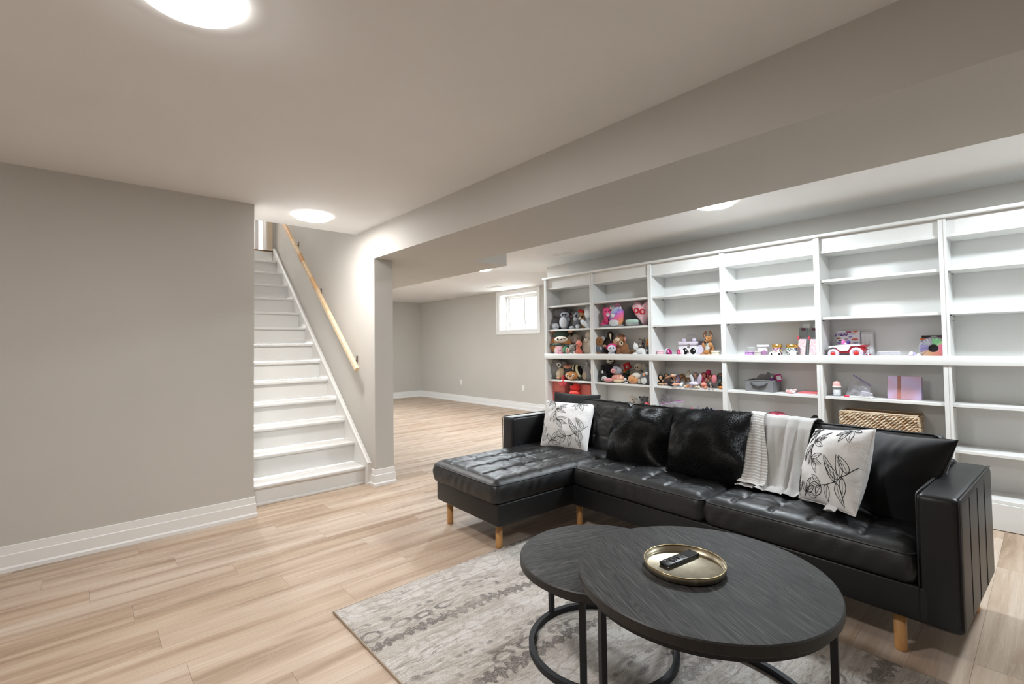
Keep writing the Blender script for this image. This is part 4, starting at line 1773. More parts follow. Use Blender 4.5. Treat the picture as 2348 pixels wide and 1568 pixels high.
def gradient(name, stops, rot=0., sparkle=0.):
    if name in MATS:
        return MATS[name]
    m = bpy.data.materials.new(name)
    m.use_nodes = True
    t = NT(m)
    v = t.coords('Object', rot=(rot, 0, 0))
    sp = t.n('ShaderNodeSeparateXYZ')
    t.l(v, sp.inputs[0])
    c = t.ramp(t.math('MULTIPLY_ADD', sp.outputs[2], .5, .5), stops)
    if sparkle:
        vo = t.n('ShaderNodeTexVoronoi', i_Scale=9.)
        t.l(v, vo.inputs['Vector'])
        c = t.mix(t.ramp(vo.outputs['Distance'], [(.08, sparkle), (.16, 0.)]), c, '#ffffff')
    t.l(c, t.b.inputs['Base Color'])
    t.b.inputs['Roughness'].default_value = .85
    MATS[name] = m
    return m


def speckle(name, cols, scale=14., rough=.6):
    if name in MATS:
        return MATS[name]
    m = bpy.data.materials.new(name)
    m.use_nodes = True
    t = NT(m)
    v = t.coords('Object')
    vo = t.n('ShaderNodeTexVoronoi', i_Scale=scale)
    t.l(v, vo.inputs['Vector'])
    sp = t.n('ShaderNodeSeparateColor')
    t.l(vo.outputs['Color'], sp.inputs[0])
    t.l(t.ramp(sp.outputs[0], [(i / len(cols), c) for i, c in enumerate(cols)], 'CONSTANT'), t.b.inputs['Base Color'])
    t.b.inputs['Roughness'].default_value = rough
    MATS[name] = m
    return m


U2, U1 = SH_UP[0], DECK
L1_, L2_ = SH_LO[1], SH_LO[0]
H = {'on': 'head'}
B_ = {'on': 'body'}
# ---- leftmost bay, second row
toy('plush_toy', 'large plain dark grey soft toy at the back left of the second shelf row', 'soft toy', 'A', [
    ('body', 'ball', 330, 1180, 175, 135, '#6b6b70'), ('head', 'ball', 395, 975, 140, 100, '#74757b', {'w': .03}),
    ('ear', 'ball', 225, 975, 60, 75, '#6f6f75'), ('ear', 'ball', 560, 960, 60, 70, '#6f6f75'), ('arm', 'ball', 215, 1170, 60, 75, '#77777d', {'w': .05}),
    ('foot', 'ball', 180, 1270, 45, 50, '#828388', {'w': .06})], U2, 4.80)
toy('plush_seal', 'small grey soft toy with a pale belly, in front of the large dark grey one', 'soft toy', 'A', [
    ('body', 'ball', 462, 1170, 98, 140, '#8d9199', {'w': .06}), ('belly', 'ball', 445, 1170, 72, 108, '#c9ccd2', {'on': 'body', 'k': .3}),
    ('head', 'ball', 480, 1025, 92, 62, '#9a9da5', {'w': .07}), ('eye', 'ball', 436, 1018, 15, 16, EYEC, H), ('eye', 'ball', 490, 1014, 19, 19, EYEC, H),
    ('arm', 'ball', 556, 1112, 27, 42, '#9a9da5', {'w': .06})], U2, 4.78)
toy('plush_ball', 'small round pale grey soft toy lying at the left front of the second row', 'soft toy', 'A', [
    ('body', 'ball', 295, 1258, 80, 64, '#c4c8d0', {'w': .09}), ('ear', 'ball', 240, 1225, 28, 30, '#b4b8c0', {'w': .1}), ('nose', 'ball', 312, 1278, 12, 10, '#55585f', B_)], U2, 4.78)
toy('plush_donkey', 'mid grey big-eyed soft toy between the seal and the tan deer', 'soft toy', 'A', [
    ('body', 'ball', 710, 1205, 80, 100, '#6c6f75', {'w': .03}), ('head', 'ball', 712, 1055, 62, 66, '#85888f', {'w': .05}), ('muzzle', 'ball', 690, 1125, 42, 38, '#a9abb1', {'w': .07}),
    ('eye', 'ball', 703, 1062, 22, 28, EYEC, H), ('ear', 'ball', 640, 1020, 22, 48, '#7b7e85', {'t': 25}), ('inner_ear', 'ball', 606, 1070, 26, 22, '#c77f86', {'w': .02}),
    ('foot', 'ball', 615, 1290, 48, 26, '#b9bbc1', {'w': .08}), ('foot', 'ball', 735, 1272, 42, 42, '#c6c8cd', {'w': .08})], U2, 4.77)
toy('plush_deer', 'tan deer soft toy with a red bow on its head', 'soft toy', 'A', [
    ('body', 'ball', 850, 1200, 60, 95, '#c9a06f'), ('neck', 'ball', 838, 1125, 44, 75, '#d4ad7d', {'w': .02}), ('head', 'ball', 822, 1020, 72, 76, '#cda070', {'w': .04}),
    ('muzzle', 'ball', 768, 1088, 42, 34, '#eee4d8', {'w': .07}), ('nose', 'ball', 745, 1074, 15, 13, EYEC, {'w': .11}), ('eye', 'ball', 828, 1052, 22, 23, EYEC, H),
    ('bow', 'box', 782, 935, 28, 26, '#d8201f', {'w': .06, 't': 15}), ('bow', 'box', 832, 952, 30, 24, '#c91a1c', {'w': .06, 't': -12})], U2, 4.80)
toy('plush_elephant', 'white elephant soft toy at the right end of the second row', 'soft toy', 'A', [
    ('body', 'ball', 955, 1190, 66, 110, '#dcdfe3'), ('head', 'ball', 940, 985, 74, 135, '#d5d9de', {'w': .03}), ('ear', 'ball', 930, 1010, 50, 85, '#e9ebee', {'on': 'head', 'k': .25}),
    ('trunk', 'ball', 870, 1205, 92, 48, '#e3e6e9', {'w': .08, 't': -38}), ('foot', 'ball', 930, 1268, 45, 32, '#e6e8eb', {'w': .08}), ('eye', 'ball', 925, 897, 13, 10, '#5a5c60', H)], U2, 4.76)
# ---- second bay, second row
toy('plush_bear', 'hot pink teddy bear sitting on a silver cushion', 'soft toy', 'A', [
    ('cushion', 'ball', 1310, 1258, 125, 30, mat('silver_sequin', '#b9bcc2', .3, .7, bump=(60, .8, .01)), {'w': .03, 'k': .5}), ('body', 'ball', 1300, 1185, 80, 75, '#e0407d', {'w': .0}),
    ('head', 'ball', 1322, 1000, 92, 112, '#e64c86', {'w': .03}), ('muzzle', 'ball', 1338, 1035, 36, 40, '#f3dfe6', {'on': 'head', 'k': .6}), ('nose', 'ball', 1342, 1018, 12, 11, EYEC, {'on': 'muzzle'}),
    ('eye', 'ball', 1300, 972, 9, 10, EYEC, H), ('eye', 'ball', 1352, 968, 9, 10, EYEC, H), ('ear', 'ball', 1265, 915, 32, 34, '#d93a75'), ('ear', 'ball', 1385, 895, 28, 34, '#e88aa8'),
    ('arm', 'ball', 1300, 1120, 34, 60, '#dd3f7a', {'w': .06, 't': 20}), ('foot', 'ball', 1235, 1225, 42, 32, '#e0407d', {'w': .06})], U2)
uni = gradient('unicorn_rainbow', [(0., '#e9b15f'), (.22, '#ef7f86'), (.40, '#e86fb4'), (.55, '#b58be0'), (.68, '#9fb6e6'), (.80, '#d9d7ec'), (.9, '#a9a4b8'), (1., '#8e8b9e')], .5, .5)
toy('plush_unicorn', 'rainbow unicorn cushion with a white belly and silver horn', 'soft toy', 'A', [
    ('body', 'ball', 1515, 1065, 160, 205, uni, {'k': .5}), ('belly', 'ball', 1455, 1195, 100, 72, '#dfe0e6', {'on': 'body', 'k': .25}), ('cheek', 'ball', 1434, 1050, 40, 40, '#eef0ea', {'on': 'body', 'k': .25}),
    ('horn', 'cone', 1440, 890, 26, 42, mat('silver_horn', '#c9ccd4', .3, .6), {'t': -38, 'w': .06}), ('mane', 'burst', 1530, 842, 66, 44, '#e58bbd', {'k': .4}), ('ear', 'cone', 1392, 895, 24, 30, '#e7c0b4', {'t': -15, 'w': .04}),
    ('ear', 'cone', 1590, 888, 24, 26, '#f0ecea', {'w': .06}), ('eye', 'ball', 1505, 1012, 16, 10, '#3b2a52', B_), ('base', 'ball', 1540, 1252, 125, 26, '#b7b5b6', {'k': .45})], U2)
toy('plush_cushion', 'plain rounded black cushion with a mint band between the unicorn and the heart', 'cushion', 'A', [
    ('body', 'ball', 1812, 1045, 148, 185, '#141416', {'k': .5}), ('band', 'ball', 1822, 1165, 138, 70, '#bfdccf', {'k': .50, 'w': .006}), ('base', 'ball', 1825, 1222, 142, 40, mat('silver_sequin_base', '#c5c9c6', .35, .5, bump=(50, .9, .01)), {'k': .52, 'w': .015})], U2)


def puff_outline(pts, th, n=7):
    """inflate a closed y,z outline (list) into a cushion lying in the y-z plane, front toward -x"""
    P = np.array(pts, float)
    c = P.mean(0)
    rows = []
    for k_ in range(n + 1):
        q = k_ / n
        s = math.cos(q * PI / 2)
        rows.append([(-th * math.sin(q * PI / 2) ** .9, *(c + (p - c) * max(s, .001) ** .55)) for p in P])
    mb = MB()
    mb.grid(np.array(rows).transpose(1, 0, 2), closed_u=True)
    back = np.array(rows).transpose(1, 0, 2).copy()
    back[:, :, 0] *= -1
    mb.grid(back, closed_u=True)
    return mb


def text_mesh(body, size, material, M, parent, name='lettering', extrude=.0006, bold=0.):
    cu = bpy.data.curves.new('txt', 'FONT')
    cu.body = body
    cu.size = size
    cu.extrude = extrude
    cu.offset = bold
    cu.align_x = 'CENTER'
    cu.align_y = 'CENTER'
    tmp = bpy.data.objects.new('txt', cu)
    COL.objects.link(tmp)
    bpy.context.view_layer.update()
    me = bpy.data.meshes.new_from_object(tmp.evaluated_get(bpy.context.evaluated_depsgraph_get()))
    bpy.data.objects.remove(tmp)
    bpy.data.curves.remove(cu)
    me.name = name
    me.materials.clear()
    me.materials.append(material)
    me.transform(M)
    return link(name, me, parent)


def facing(P, roll=0., tilt=0.):
    """frame at P: text x runs toward -y (rightwards for a viewer in the room), y up, facing -x"""
    B = Matrix(((0, 0, -1, P[0]), (-1, 0, 0, P[1]), (0, 1, 0, P[2]), (0, 0, 0, 1)))
    return B @ Matrix.Rotation(tilt, 4, 'X') @ Matrix.Rotation(roll, 4, 'Z')


hp = onx(1240 + 2055 / 8.711, 600 + 1050 / 8.711, 4.79)
ho = []
for a in np.linspace(0, 2 * PI, 48, endpoint=False):
    ho.append((-.0098 * 16 * math.sin(a) ** 3, .0085 * 1.15 * (13 * math.cos(a) - 5 * math.cos(2 * a) - 2 * math.cos(3 * a) - math.cos(4 * a))))
zlow = min(p[1] for p in ho)
ht = thing('heart_pillow', (4.78, hp[1], U2), 'pale pink heart cushion with XOXO in red letters', 'cushion')
MH = Matrix.Translation((4.785, hp[1] - .02, U2 - zlow + .001))
MB().grid(np.zeros((2, 2, 3)))
puff_outline(ho, .085).xf(MH).build('cover', plush('#e3b9c2'), ht, weld=True)
for i_, ch in enumerate('XOXO'):
    yy_ = hp[1] + .088 - .045 * i_
    off = min(1., abs(yy_ - hp[1] + .02) / .16)
    text_mesh(ch, .082, mat('red_felt_letter', '#c3202f', .8), facing((4.785 - .080 * (1 - off ** 2) ** .42 - .006, yy_, U2 - zlow + .014 - .008 * i_), -.2), ht, 'letter', .004, .002)

# ---- leftmost bay, third row
toy('plush_fox', 'big orange fox cushion with a dark green hat and scarf', 'soft toy', 'B', [
    ('body', 'ball', 370, 375, 205, 172, '#c98246', {'k': .55}), ('belly', 'ball', 325, 470, 92, 82, '#e4d9c8', {'on': 'body', 'k': .3}), ('face', 'ball', 362, 285, 122, 56, '#e9dfd0', {'on': 'body', 'k': .35}),
    ('hat', 'ball', 370, 205, 152, 72, '#3f564b', {'k': .62, 'w': .012}), ('scarf', 'ball', 352, 368, 196, 48, '#41564d', {'k': .62, 'w': .012}), ('scarf_stripe', 'ball', 218, 372, 48, 30, '#2f8a52', {'k': .66, 'w': .05}),
    ('scarf_end', 'ball', 480, 395, 55, 50, '#474f4e', {'w': .07}), ('eye', 'ball', 303, 277, 15, 16, EYEC, {'w': .125}), ('nose', 'ball', 362, 282, 13, 11, EYEC, {'w': .125}), ('wink', 'box', 418, 268, 18, 4, '#6a4a36', {'w': .11, 't': -10}),
    ('ear', 'ball', 235, 165, 45, 30, '#c98246', {'t': -30, 'w': .02}), ('ear', 'ball', 535, 150, 40, 26, '#d9a071', {'t': 20, 'w': .02})], U1, 4.76)
toy('plush_mouse', 'grey round-eared mouse soft toy behind the coral dinosaur', 'soft toy', 'B', [
    ('body', 'ball', 640, 440, 85, 105, '#9a9088'), ('head', 'ball', 635, 285, 98, 82, '#a89d94', {'w': .02}), ('ear', 'ball', 516, 275, 46, 66, '#b3a89f', {'k': .4, 'w': .03}), ('inner_ear', 'ball', 512, 278, 30, 46, '#c5bab0', {'k': .4, 'w': .05}),
    ('ear', 'ball', 715, 240, 26, 40, '#9c9188', {'k': .4}), ('eye', 'ball', 580, 292, 9, 10, EYEC, H), ('eye', 'ball', 656, 275, 9, 10, EYEC, H), ('nose', 'ball', 612, 320, 20, 13, '#c59c92', H)], U1, 4.80)
toy('plush_carton', 'small pink milk carton soft toy with magenta feet', 'soft toy', 'B', [
    ('body', 'box', 345, 470, 58, 62, '#efb9c4', {'w': .10, 't': 5}), ('top', 'cone', 350, 402, 52, 26, '#f3dfe0', {'w': .10}), ('straw', 'cyl', 378, 396, 9, 20, '#d23f66', {'w': .10}), ('foot', 'ball', 312, 528, 30, 24, '#c9256b', {'w': .13}),
    ('foot', 'ball', 382, 525, 28, 24, '#c9256b', {'w': .13}), ('eye', 'ball', 328, 478, 6, 7, EYEC, B_), ('eye', 'ball', 358, 470, 6, 7, EYEC, B_)], U1, 4.78)
toy('plush_frog', 'small green soft toy with a pink face', 'soft toy', 'B', [
    ('body', 'ball', 455, 505, 55, 45, '#2f7a51', {'w': .09}), ('head', 'ball', 462, 470, 66, 60, '#35865a', {'w': .10}), ('face', 'ball', 482, 478, 42, 40, '#dfa79c', {'on': 'head', 'k': .5}), ('muzzle', 'ball', 505, 472, 16, 18, '#e9c4b5', {'w': .15}),
    ('eye', 'ball', 472, 462, 7, 7, EYEC, {'w': .155}), ('ear', 'ball', 425, 425, 18, 16, '#35865a', {'w': .1})], U1, 4.78)
toy('plush_koala', 'tiny grey koala soft toy beside the coral dinosaur', 'soft toy', 'B', [
    ('body', 'ball', 560, 505, 52, 42, '#8b8880', {'w': .10}), ('head', 'ball', 572, 435, 60, 50, '#959189', {'w': .10}), ('ear', 'ball', 525, 410, 24, 24, '#8b8880', {'w': .1}), ('ear', 'ball', 618, 400, 22, 24, '#8b8880', {'w': .1}),
    ('nose', 'ball', 612, 408, 12, 14, EYEC, {'w': .15}), ('foot', 'ball', 538, 522, 24, 24, '#dedad2', {'w': .14}), ('foot', 'ball', 600, 500, 20, 20, '#c9c5bd', {'w': .14})], U1, 4.78)
toy('plush_dinosaur', 'coral pink long-necked dinosaur soft toy', 'soft toy', 'B', [
    ('body', 'ball', 680, 490, 62, 60, '#e07862', {'w': .09}), ('neck', 'ball', 672, 430, 36, 55, '#e37f69', {'w': .10}), ('head', 'ball', 685, 368, 56, 50, '#e58570', {'w': .11}), ('eye', 'ball', 650, 378, 12, 14, EYEC, H),
    ('tail', 'cone', 740, 505, 24, 42, '#d96f60', {'w': .09, 't': 15}), ('foot', 'ball', 625, 530, 24, 18, '#ecab90', {'w': .12}), ('foot', 'ball', 700, 532, 24, 16, '#e58570', {'w': .12})], U1, 4.78)
toy('plush_walrus', 'tall cream walrus soft toy at the right of the leftmost third row', 'soft toy', 'B', [
    ('body', 'ball', 838, 400, 96, 150, '#dcd0bb', {'k': .55}), ('head', 'ball', 862, 225, 66, 85, '#e2d7c4', {'k': .6}), ('flipper', 'ball', 885, 345, 52, 62, '#ebe3d4', {'on': 'body', 'k': .4}), ('eye', 'ball', 808, 258, 9, 10, '#3b352f', {'w': .09}),
    ('muzzle', 'ball', 815, 285, 36, 34, '#ece5d8', {'w': .06})], U1, 4.77)
# ---- second bay, third row
toy('plush_dressed_mouse', 'brown mouse soft toy in a grey jumper with a white star', 'soft toy', 'B', [
    ('body', 'ball', 1045, 440, 86, 80, '#6d7178', {'w': .05}), ('leg', 'ball', 1040, 520, 58, 38, '#9a6a3c', {'w': .06}), ('head', 'ball', 1055, 325, 72, 78, '#9c6a3b', {'w': .06}), ('ear', 'ball', 958, 298, 38, 40, '#a3a3a8', {'k': .3, 'w': .05}),
    ('ear', 'ball', 1116, 280, 34, 42, '#b5b5ba', {'k': .3, 'w': .05}), ('nose', 'ball', 1058, 328, 14, 18, '#3a241a', H), ('eye', 'ball', 1020, 300, 8, 9, EYEC, H), ('eye', 'ball', 1075, 295, 8, 9, EYEC, H),
    ('star', 'star', 1078, 437, 30, 32, '#f1efe9', {'on': 'body', 'k': .2}), ('arm', 'ball', 1148, 395, 30, 22, '#b98a68', {'w': .08}), ('arm', 'ball', 970, 430, 22, 40, '#9a6a3c', {'w': .06})], U1, 4.77)
toy('plush_walrus', 'dark brown walrus soft toy with a long white tusk', 'soft toy', 'B', [
    ('body', 'ball', 1230, 390, 112, 155, '#33251d', {'k': .5}), ('head', 'ball', 1248, 215, 62, 66, '#2d201a', {'k': .6}), ('tusk', 'cone', 1252, 248, 20, 58, '#e9ddca', {'w': .09, 't': 186}), ('flipper', 'ball', 1145, 525, 55, 28, '#8d7a5e', {'w': .09})], U1, 4.80)
toy('plush_doll', 'white soft doll with hot pink hair and a knot', 'soft toy', 'B', [
    ('body', 'ball', 1268, 518, 58, 38, '#d9d9e2', {'w': .10}), ('hair', 'ball', 1275, 430, 86, 62, '#e22b83', {'w': .09, 'k': .7}), ('head', 'ball', 1275, 448, 74, 56, '#dadbe6', {'w': .12}), ('knot', 'ball', 1190, 432, 22, 22, '#d92a6c', {'w': .10}),
    ('eye', 'ball', 1245, 438, 9, 12, EYEC, H), ('eye', 'ball', 1308, 436, 9, 12, EYEC, H), ('foot', 'ball', 1240, 540, 26, 14, '#e8d8b8', {'w': .13}), ('foot', 'ball', 1305, 540, 26, 14, '#dedee6', {'w': .13})], U1, 4.78)
toy('plush_dog', 'large shaggy brown dog soft toy stretched along the third row', 'soft toy', 'B', [
    ('body', 'ball', 1480, 430, 105, 105, '#9c6a45', {'w': .02}), ('head', 'ball', 1425, 320, 112, 108, '#a06d49', {'w': .04}), ('ear', 'ball', 1345, 335, 58, 56, '#c49471', {'w': .07}), ('fringe', 'burst', 1440, 235, 95, 36, '#8d5c3b', {'w': .05, 'k': .5}),
    ('eye_patch', 'ball', 1440, 350, 40, 38, '#e3cdb4', {'on': 'head', 'k': .3}), ('eye', 'ball', 1450, 342, 14, 15, EYEC, {'w': .15}), ('patch', 'ball', 1375, 290, 44, 32, '#ecdcc6', {'on': 'head', 'k': .3}), ('bow', 'ball', 1512, 280, 22, 32, '#d99a8b', {'w': .08}),
    ('tail', 'ball', 1590, 505, 105, 48, '#8f6440', {'w': .02, 't': 12}), ('paw', 'ball', 1440, 530, 46, 20, '#dcae9d', {'w': .12}), ('leg', 'ball', 1385, 480, 36, 65, '#97664a', {'w': .07})], U1, 4.79)
toy('plush_lamb', 'small white lamb soft toy in front of the grey cat', 'soft toy', 'B', [
    ('body', 'ball', 1805, 488, 98, 58, '#ececec', {'w': .08}), ('head', 'ball', 1705, 412, 46, 50, '#f1f1f0', {'w': .10}), ('ear', 'cone', 1682, 365, 14, 26, '#e8e8e6', {'w': .10}), ('foot', 'ball', 1690, 525, 44, 30, '#f3f3f2', {'w': .11}),
    ('foot', 'ball', 1850, 525, 42, 30, '#eeeeed', {'w': .11}), ('tail', 'ball', 1898, 465, 26, 22, '#ececec', {'w': .07})], U1, 4.78)
toy('plush_cat', 'small grey cat soft toy behind the white lamb', 'soft toy', 'B', [
    ('body', 'ball', 1820, 455, 60, 90, '#8f8780'), ('head', 'ball', 1812, 348, 66, 60, '#9b928a', {'w': .03}), ('ear', 'cone', 1778, 300, 24, 28, '#8a827b', {'w': .03}), ('ear', 'cone', 1862, 296, 24, 28, '#8a827b', {'w': .03}),
    ('eye', 'ball', 1830, 356, 18, 19, EYEC, H), ('muzzle', 'ball', 1785, 385, 26, 18, '#cfc7bd', H)], U1, 4.82)
toy('plush_star', 'orange star soft toy at the right edge of the second bay', 'soft toy', 'B', [
    ('body', 'ball', 1925, 455, 34, 95, '#6e7684'), ('head', 'burst', 1925, 340, 42, 62, '#f0a21c', {'k': .6, 'w': .03}), ('mouth', 'ball', 1918, 350, 14, 12, '#e4612c', {'w': .06})], U1, 4.79)
# ---- leftmost bay, fourth row
toy('plush_whale', 'large grey whale soft toy with a white eye patch', 'soft toy', 'B', [
    ('body', 'ball', 290, 830, 135, 178, '#8d8c8b', {'k': .55}), ('eye_patch', 'ball', 322, 762, 48, 48, '#e9e7e4', {'on': 'body', 'k': .25}), ('eye', 'ball', 322, 758, 19, 19, EYEC, {'w': .135}), ('fin', 'ball', 420, 760, 60, 66, '#858483')], L1_, 4.76)
toy('plush_ball', 'tiny tan soft ball tucked at the upper left of the fourth row', 'soft toy', 'B', [('body', 'ball', 165, 685, 38, 28, '#c2ab92', {'w': .05}), ('nose', 'ball', 180, 688, 7, 7, '#4a3a30', B_)], L1_, 4.77, fit='drop')
toy('plush_hedgehog', 'beige curly soft toy between the whale and the striped tiger', 'soft toy', 'B', [
    ('body', 'ball', 372, 895, 82, 105, '#bfa98a', {'w': .06}), ('head', 'ball', 325, 900, 46, 72, '#d9c6aa', {'w': .09}), ('foot', 'ball', 318, 970, 42, 26, '#c99a75', {'w': .10}), ('cap', 'ball', 492, 775, 90, 38, '#d8a684', {'w': .04}), ('band', 'ball', 480, 745, 40, 16, '#a8262c', {'w': .09})], L1_, 4.77)
tig = stripes('bee_stripes', '#e7dfb6', '#15130f', .55, 'Y', .3)
toy('plush_tiger', 'round black and cream striped soft toy with an orange face', 'soft toy', 'B', [
    ('body', 'ball', 640, 885, 112, 135, tig, {'w': .04, 'k': .7}), ('hood', 'ball', 545, 925, 145, 105, '#17140f', {'w': .07, 'k': .5}), ('head', 'ball', 552, 952, 116, 78, '#bd7a3a', {'w': .11, 'k': .5}), ('muzzle', 'ball', 530, 992, 50, 32, '#e3c09a', {'on': 'head', 'k': .4}),
    ('nose', 'ball', 527, 972, 13, 9, EYEC, {'w': .19}), ('eye', 'ball', 478, 952, 20, 24, '#f0ead8', H), ('eye', 'ball', 583, 948, 22, 26, '#f0ead8', H), ('pupil', 'ball', 478, 952, 11, 14, EYEC, {'w': .178}), ('pupil', 'ball', 583, 948, 12, 15, EYEC, {'w': .178}),
    ('ear', 'ball', 430, 880, 40, 36, '#17140f', {'w': .08}), ('ear', 'cone', 575, 815, 20, 26, '#17140f', {'w': .06})], L1_, 4.79)
toy('plush_mermaid', 'small red mermaid toy whose tail hangs over the shelf edge', 'toy', 'B', [
    ('body', 'ball', 405, 1000, 34, 62, '#c8323d', {'w': .10}), ('waist', 'ball', 402, 1062, 17, 34, '#d9404a', {'w': .125}), ('fin', 'cone', 355, 1100, 26, 62, '#df4a50', {'w': .125, 't': 70, 'k': .3}), ('fin', 'cone', 432, 1112, 22, 52, '#d2334a', {'w': .125, 't': 148, 'k': .3})], L1_, 4.77, fit='drop')
toy('plush_shark', 'grey shark soft toy at the right of the leftmost fourth row', 'soft toy', 'B', [
    ('body', 'ball', 845, 900, 95, 140, '#98979a', {'k': .5}), ('snout', 'cone', 835, 730, 52, 70, '#9c9b9e', {'k': .7}), ('eye_patch', 'ball', 820, 742, 20, 34, '#e6e4e2', {'w': .06, 't': 15}), ('eye', 'ball', 812, 752, 10, 13, EYEC, {'w': .085}),
    ('belly', 'ball', 785, 950, 42, 75, '#cdb9a3', {'on': 'body', 'k': .3}), ('fin', 'ball', 908, 880, 22, 55, '#d6c6bb', {'w': .07})], L1_, 4.77)
# ---- leftmost bay, fifth row
toy('pink_cushion', 'coral pink square cushion at the left of the fifth row', 'cushion', 'B', [('body', 'box', 345, 1260, 150, 205, '#dd7d74', {'k': .45}), ('piping', 'box', 345, 1260, 156, 10, '#cf6b64', {'k': .45})], L2_, 4.79)
toy('plush_toy', 'bright red soft toy with a black tuft between two pink cushions', 'soft toy', 'B', [
    ('body', 'ball', 615, 1300, 115, 160, '#e02422', {'w': .04}), ('head', 'ball', 618, 1135, 98, 72, '#e22c26', {'w': .06}), ('tuft', 'ball', 552, 1085, 26, 30, '#1a1516', {'w': .10}), ('arm', 'ball', 600, 1245, 95, 40, '#ef4336', {'w': .10})], L2_, 4.77)
toy('pink_cushion', 'coral pink square cushion at the right of the fifth row', 'cushion', 'B', [('body', 'box', 828, 1270, 108, 195, '#dc7a70', {'k': .45}), ('piping', 'box', 828, 1270, 113, 10, '#cf6b64', {'k': .45})], L2_, 4.79)
# ---- second bay, fourth row
toy('plush_black_cat', 'small black cat soft toy with a white speckled belly', 'soft toy', 'B', [
    ('body', 'ball', 1115, 975, 80, 95, '#141416', {'w': .06}), ('ear', 'cone', 1060, 885, 20, 26, '#141416', {'w': .06}), ('ear', 'cone', 1160, 880, 20, 26, '#141416', {'w': .06}), ('blaze', 'ball', 1108, 905, 18, 40, '#efefec', {'on': 'body', 'k': .3}),
    ('belly', 'ball', 1140, 1010, 60, 46, speckle('black_white_specks', ['#f2f2ee', '#f2f2ee', '#1a1a1c'], 4.), {'on': 'body', 'k': .35})], L1_, 4.77)
toy('plush_dressed_dog', 'black dressed dog soft toy with a white muzzle', 'soft toy', 'B', [
    ('body', 'ball', 1210, 915, 112, 165, '#1c1c22', {'k': .5}), ('head', 'ball', 1258, 712, 84, 70, '#3a312c', {'w': .03}), ('muzzle', 'ball', 1246, 712, 66, 48, '#e4e0da', {'on': 'head', 'k': .5}), ('nose', 'ball', 1246, 690, 27, 20, EYEC, {'w': .11}),
    ('mouth', 'box', 1250, 742, 42, 5, '#2a2422', {'w': .10, 't': 8}), ('arm', 'ball', 1130, 850, 36, 80, '#17171c', {'t': 18, 'w': .04})], L1_, 4.79)
toy('plush_pig', 'grey pig soft toy in a pink flowered dress', 'soft toy', 'B', [
    ('body', 'ball', 1385, 1005, 115, 78, speckle('pink_flower_print', ['#e9a99b', '#e9a99b', '#f2d9a8', '#d97f83'], 7., .9), {'w': .06}), ('head', 'ball', 1375, 855, 95, 84, '#a9a9b3', {'w': .08}), ('snout', 'ball', 1300, 876, 46, 42, '#e8a3a6', {'w': .13}),
    ('nostril', 'ball', 1288, 876, 7, 10, '#9c5a5e', {'on': 'snout'}), ('nostril', 'ball', 1312, 874, 7, 10, '#9c5a5e', {'on': 'snout'}), ('eye', 'ball', 1358, 838, 9, 10, EYEC, H), ('ear', 'cone', 1440, 795, 26, 42, '#b5838a', {'t': 25, 'w': .08}), ('ear', 'ball', 1395, 785, 30, 18, '#3a3a40', {'w': .1}),
    ('leg', 'ball', 1215, 1035, 82, 38, '#e39c9f', {'w': .11}), ('skirt', 'ball', 1400, 1055, 105, 34, '#f0d9b4', {'w': .07})], L1_, 4.78)
toy('red_toy', 'red box-shaped toy with a round eye and an orange foot', 'toy', 'B', [
    ('body', 'box', 1555, 782, 55, 60, '#c4181d', {'t': 25, 'w': .02}), ('eye', 'ball', 1552, 795, 24, 26, '#e9e4dc', {'w': .07}), ('pupil', 'ball', 1550, 795, 10, 11, EYEC, {'w': .09}), ('foot', 'cone', 1508, 885, 34, 42, '#e5902c', {'t': 195, 'w': .03})], L1_, 4.79, fit='drop')
toy('plush_toy', 'dark green and black soft toy under the red one', 'soft toy', 'B', [
    ('body', 'ball', 1530, 985, 82, 95, '#1c2022', {'w': .02}), ('scarf', 'ball', 1585, 890, 52, 40, '#20402f', {'w': .03})], L1_, 4.79)
toy('plush_elephant', 'cream elephant soft toy behind the orange chick', 'soft toy', 'B', [
    ('body', 'ball', 1770, 945, 92, 140, '#b9b0a3', {'k': .5}), ('head', 'ball', 1765, 790, 88, 80, '#c4bbae', {'w': .03}), ('ear', 'ball', 1850, 800, 42, 66, '#bab1a4', {'w': .04, 'k': .35}), ('eye', 'ball', 1706, 800, 9, 10, EYEC, H), ('eye', 'ball', 1740, 800, 9, 11, EYEC, H), ('nose', 'ball', 1688, 845, 12, 10, EYEC, H), ('muzzle', 'ball', 1640, 890, 40, 34, '#8d857b', {'w': .04})], L1_, 4.80)
toy('plush_chick', 'round orange chick soft toy with a cream cap', 'soft toy', 'B', [
    ('body', 'ball', 1660, 1010, 96, 84, '#e0a06c', {'w': .09}), ('cap', 'ball', 1712, 950, 86, 56, '#e5dccf', {'w': .08}), ('eye', 'ball', 1678, 968, 7, 8, EYEC, {'w': .15}), ('foot', 'ball', 1775, 1045, 40, 46, '#cfc4b8', {'w': .08})], L1_, 4.78)
toy('plush_gnome', 'grey gnome soft toy with a pointed hat and pale belly', 'soft toy', 'B', [
    ('body', 'ball', 1880, 1000, 98, 110, '#80858a', {'w': .06}), ('hat', 'cone', 1900, 850, 62, 70, '#90949a', {'w': .06}), ('belly', 'ball', 1850, 1045, 54, 62, '#dfe0dc', {'on': 'body', 'k': .3}), ('beak', 'ball', 1856, 932, 22, 28, '#e29a6e', {'w': .12}), ('cheek', 'ball', 1905, 915, 34, 30, '#dddcda', {'w': .10})], L1_, 4.77)
toy('plush_zebra', 'tiny black and white soft toy beside the orange chick', 'soft toy', 'B', [('body', 'ball', 1530, 1055, 42, 36, speckle('zebra_patch', ['#efefec', '#1b1b1d'], 2.5, .9), {'w': .11}), ('head', 'ball', 1515, 1015, 26, 28, '#e6e4de', {'w': .11})], L1_, 4.78)
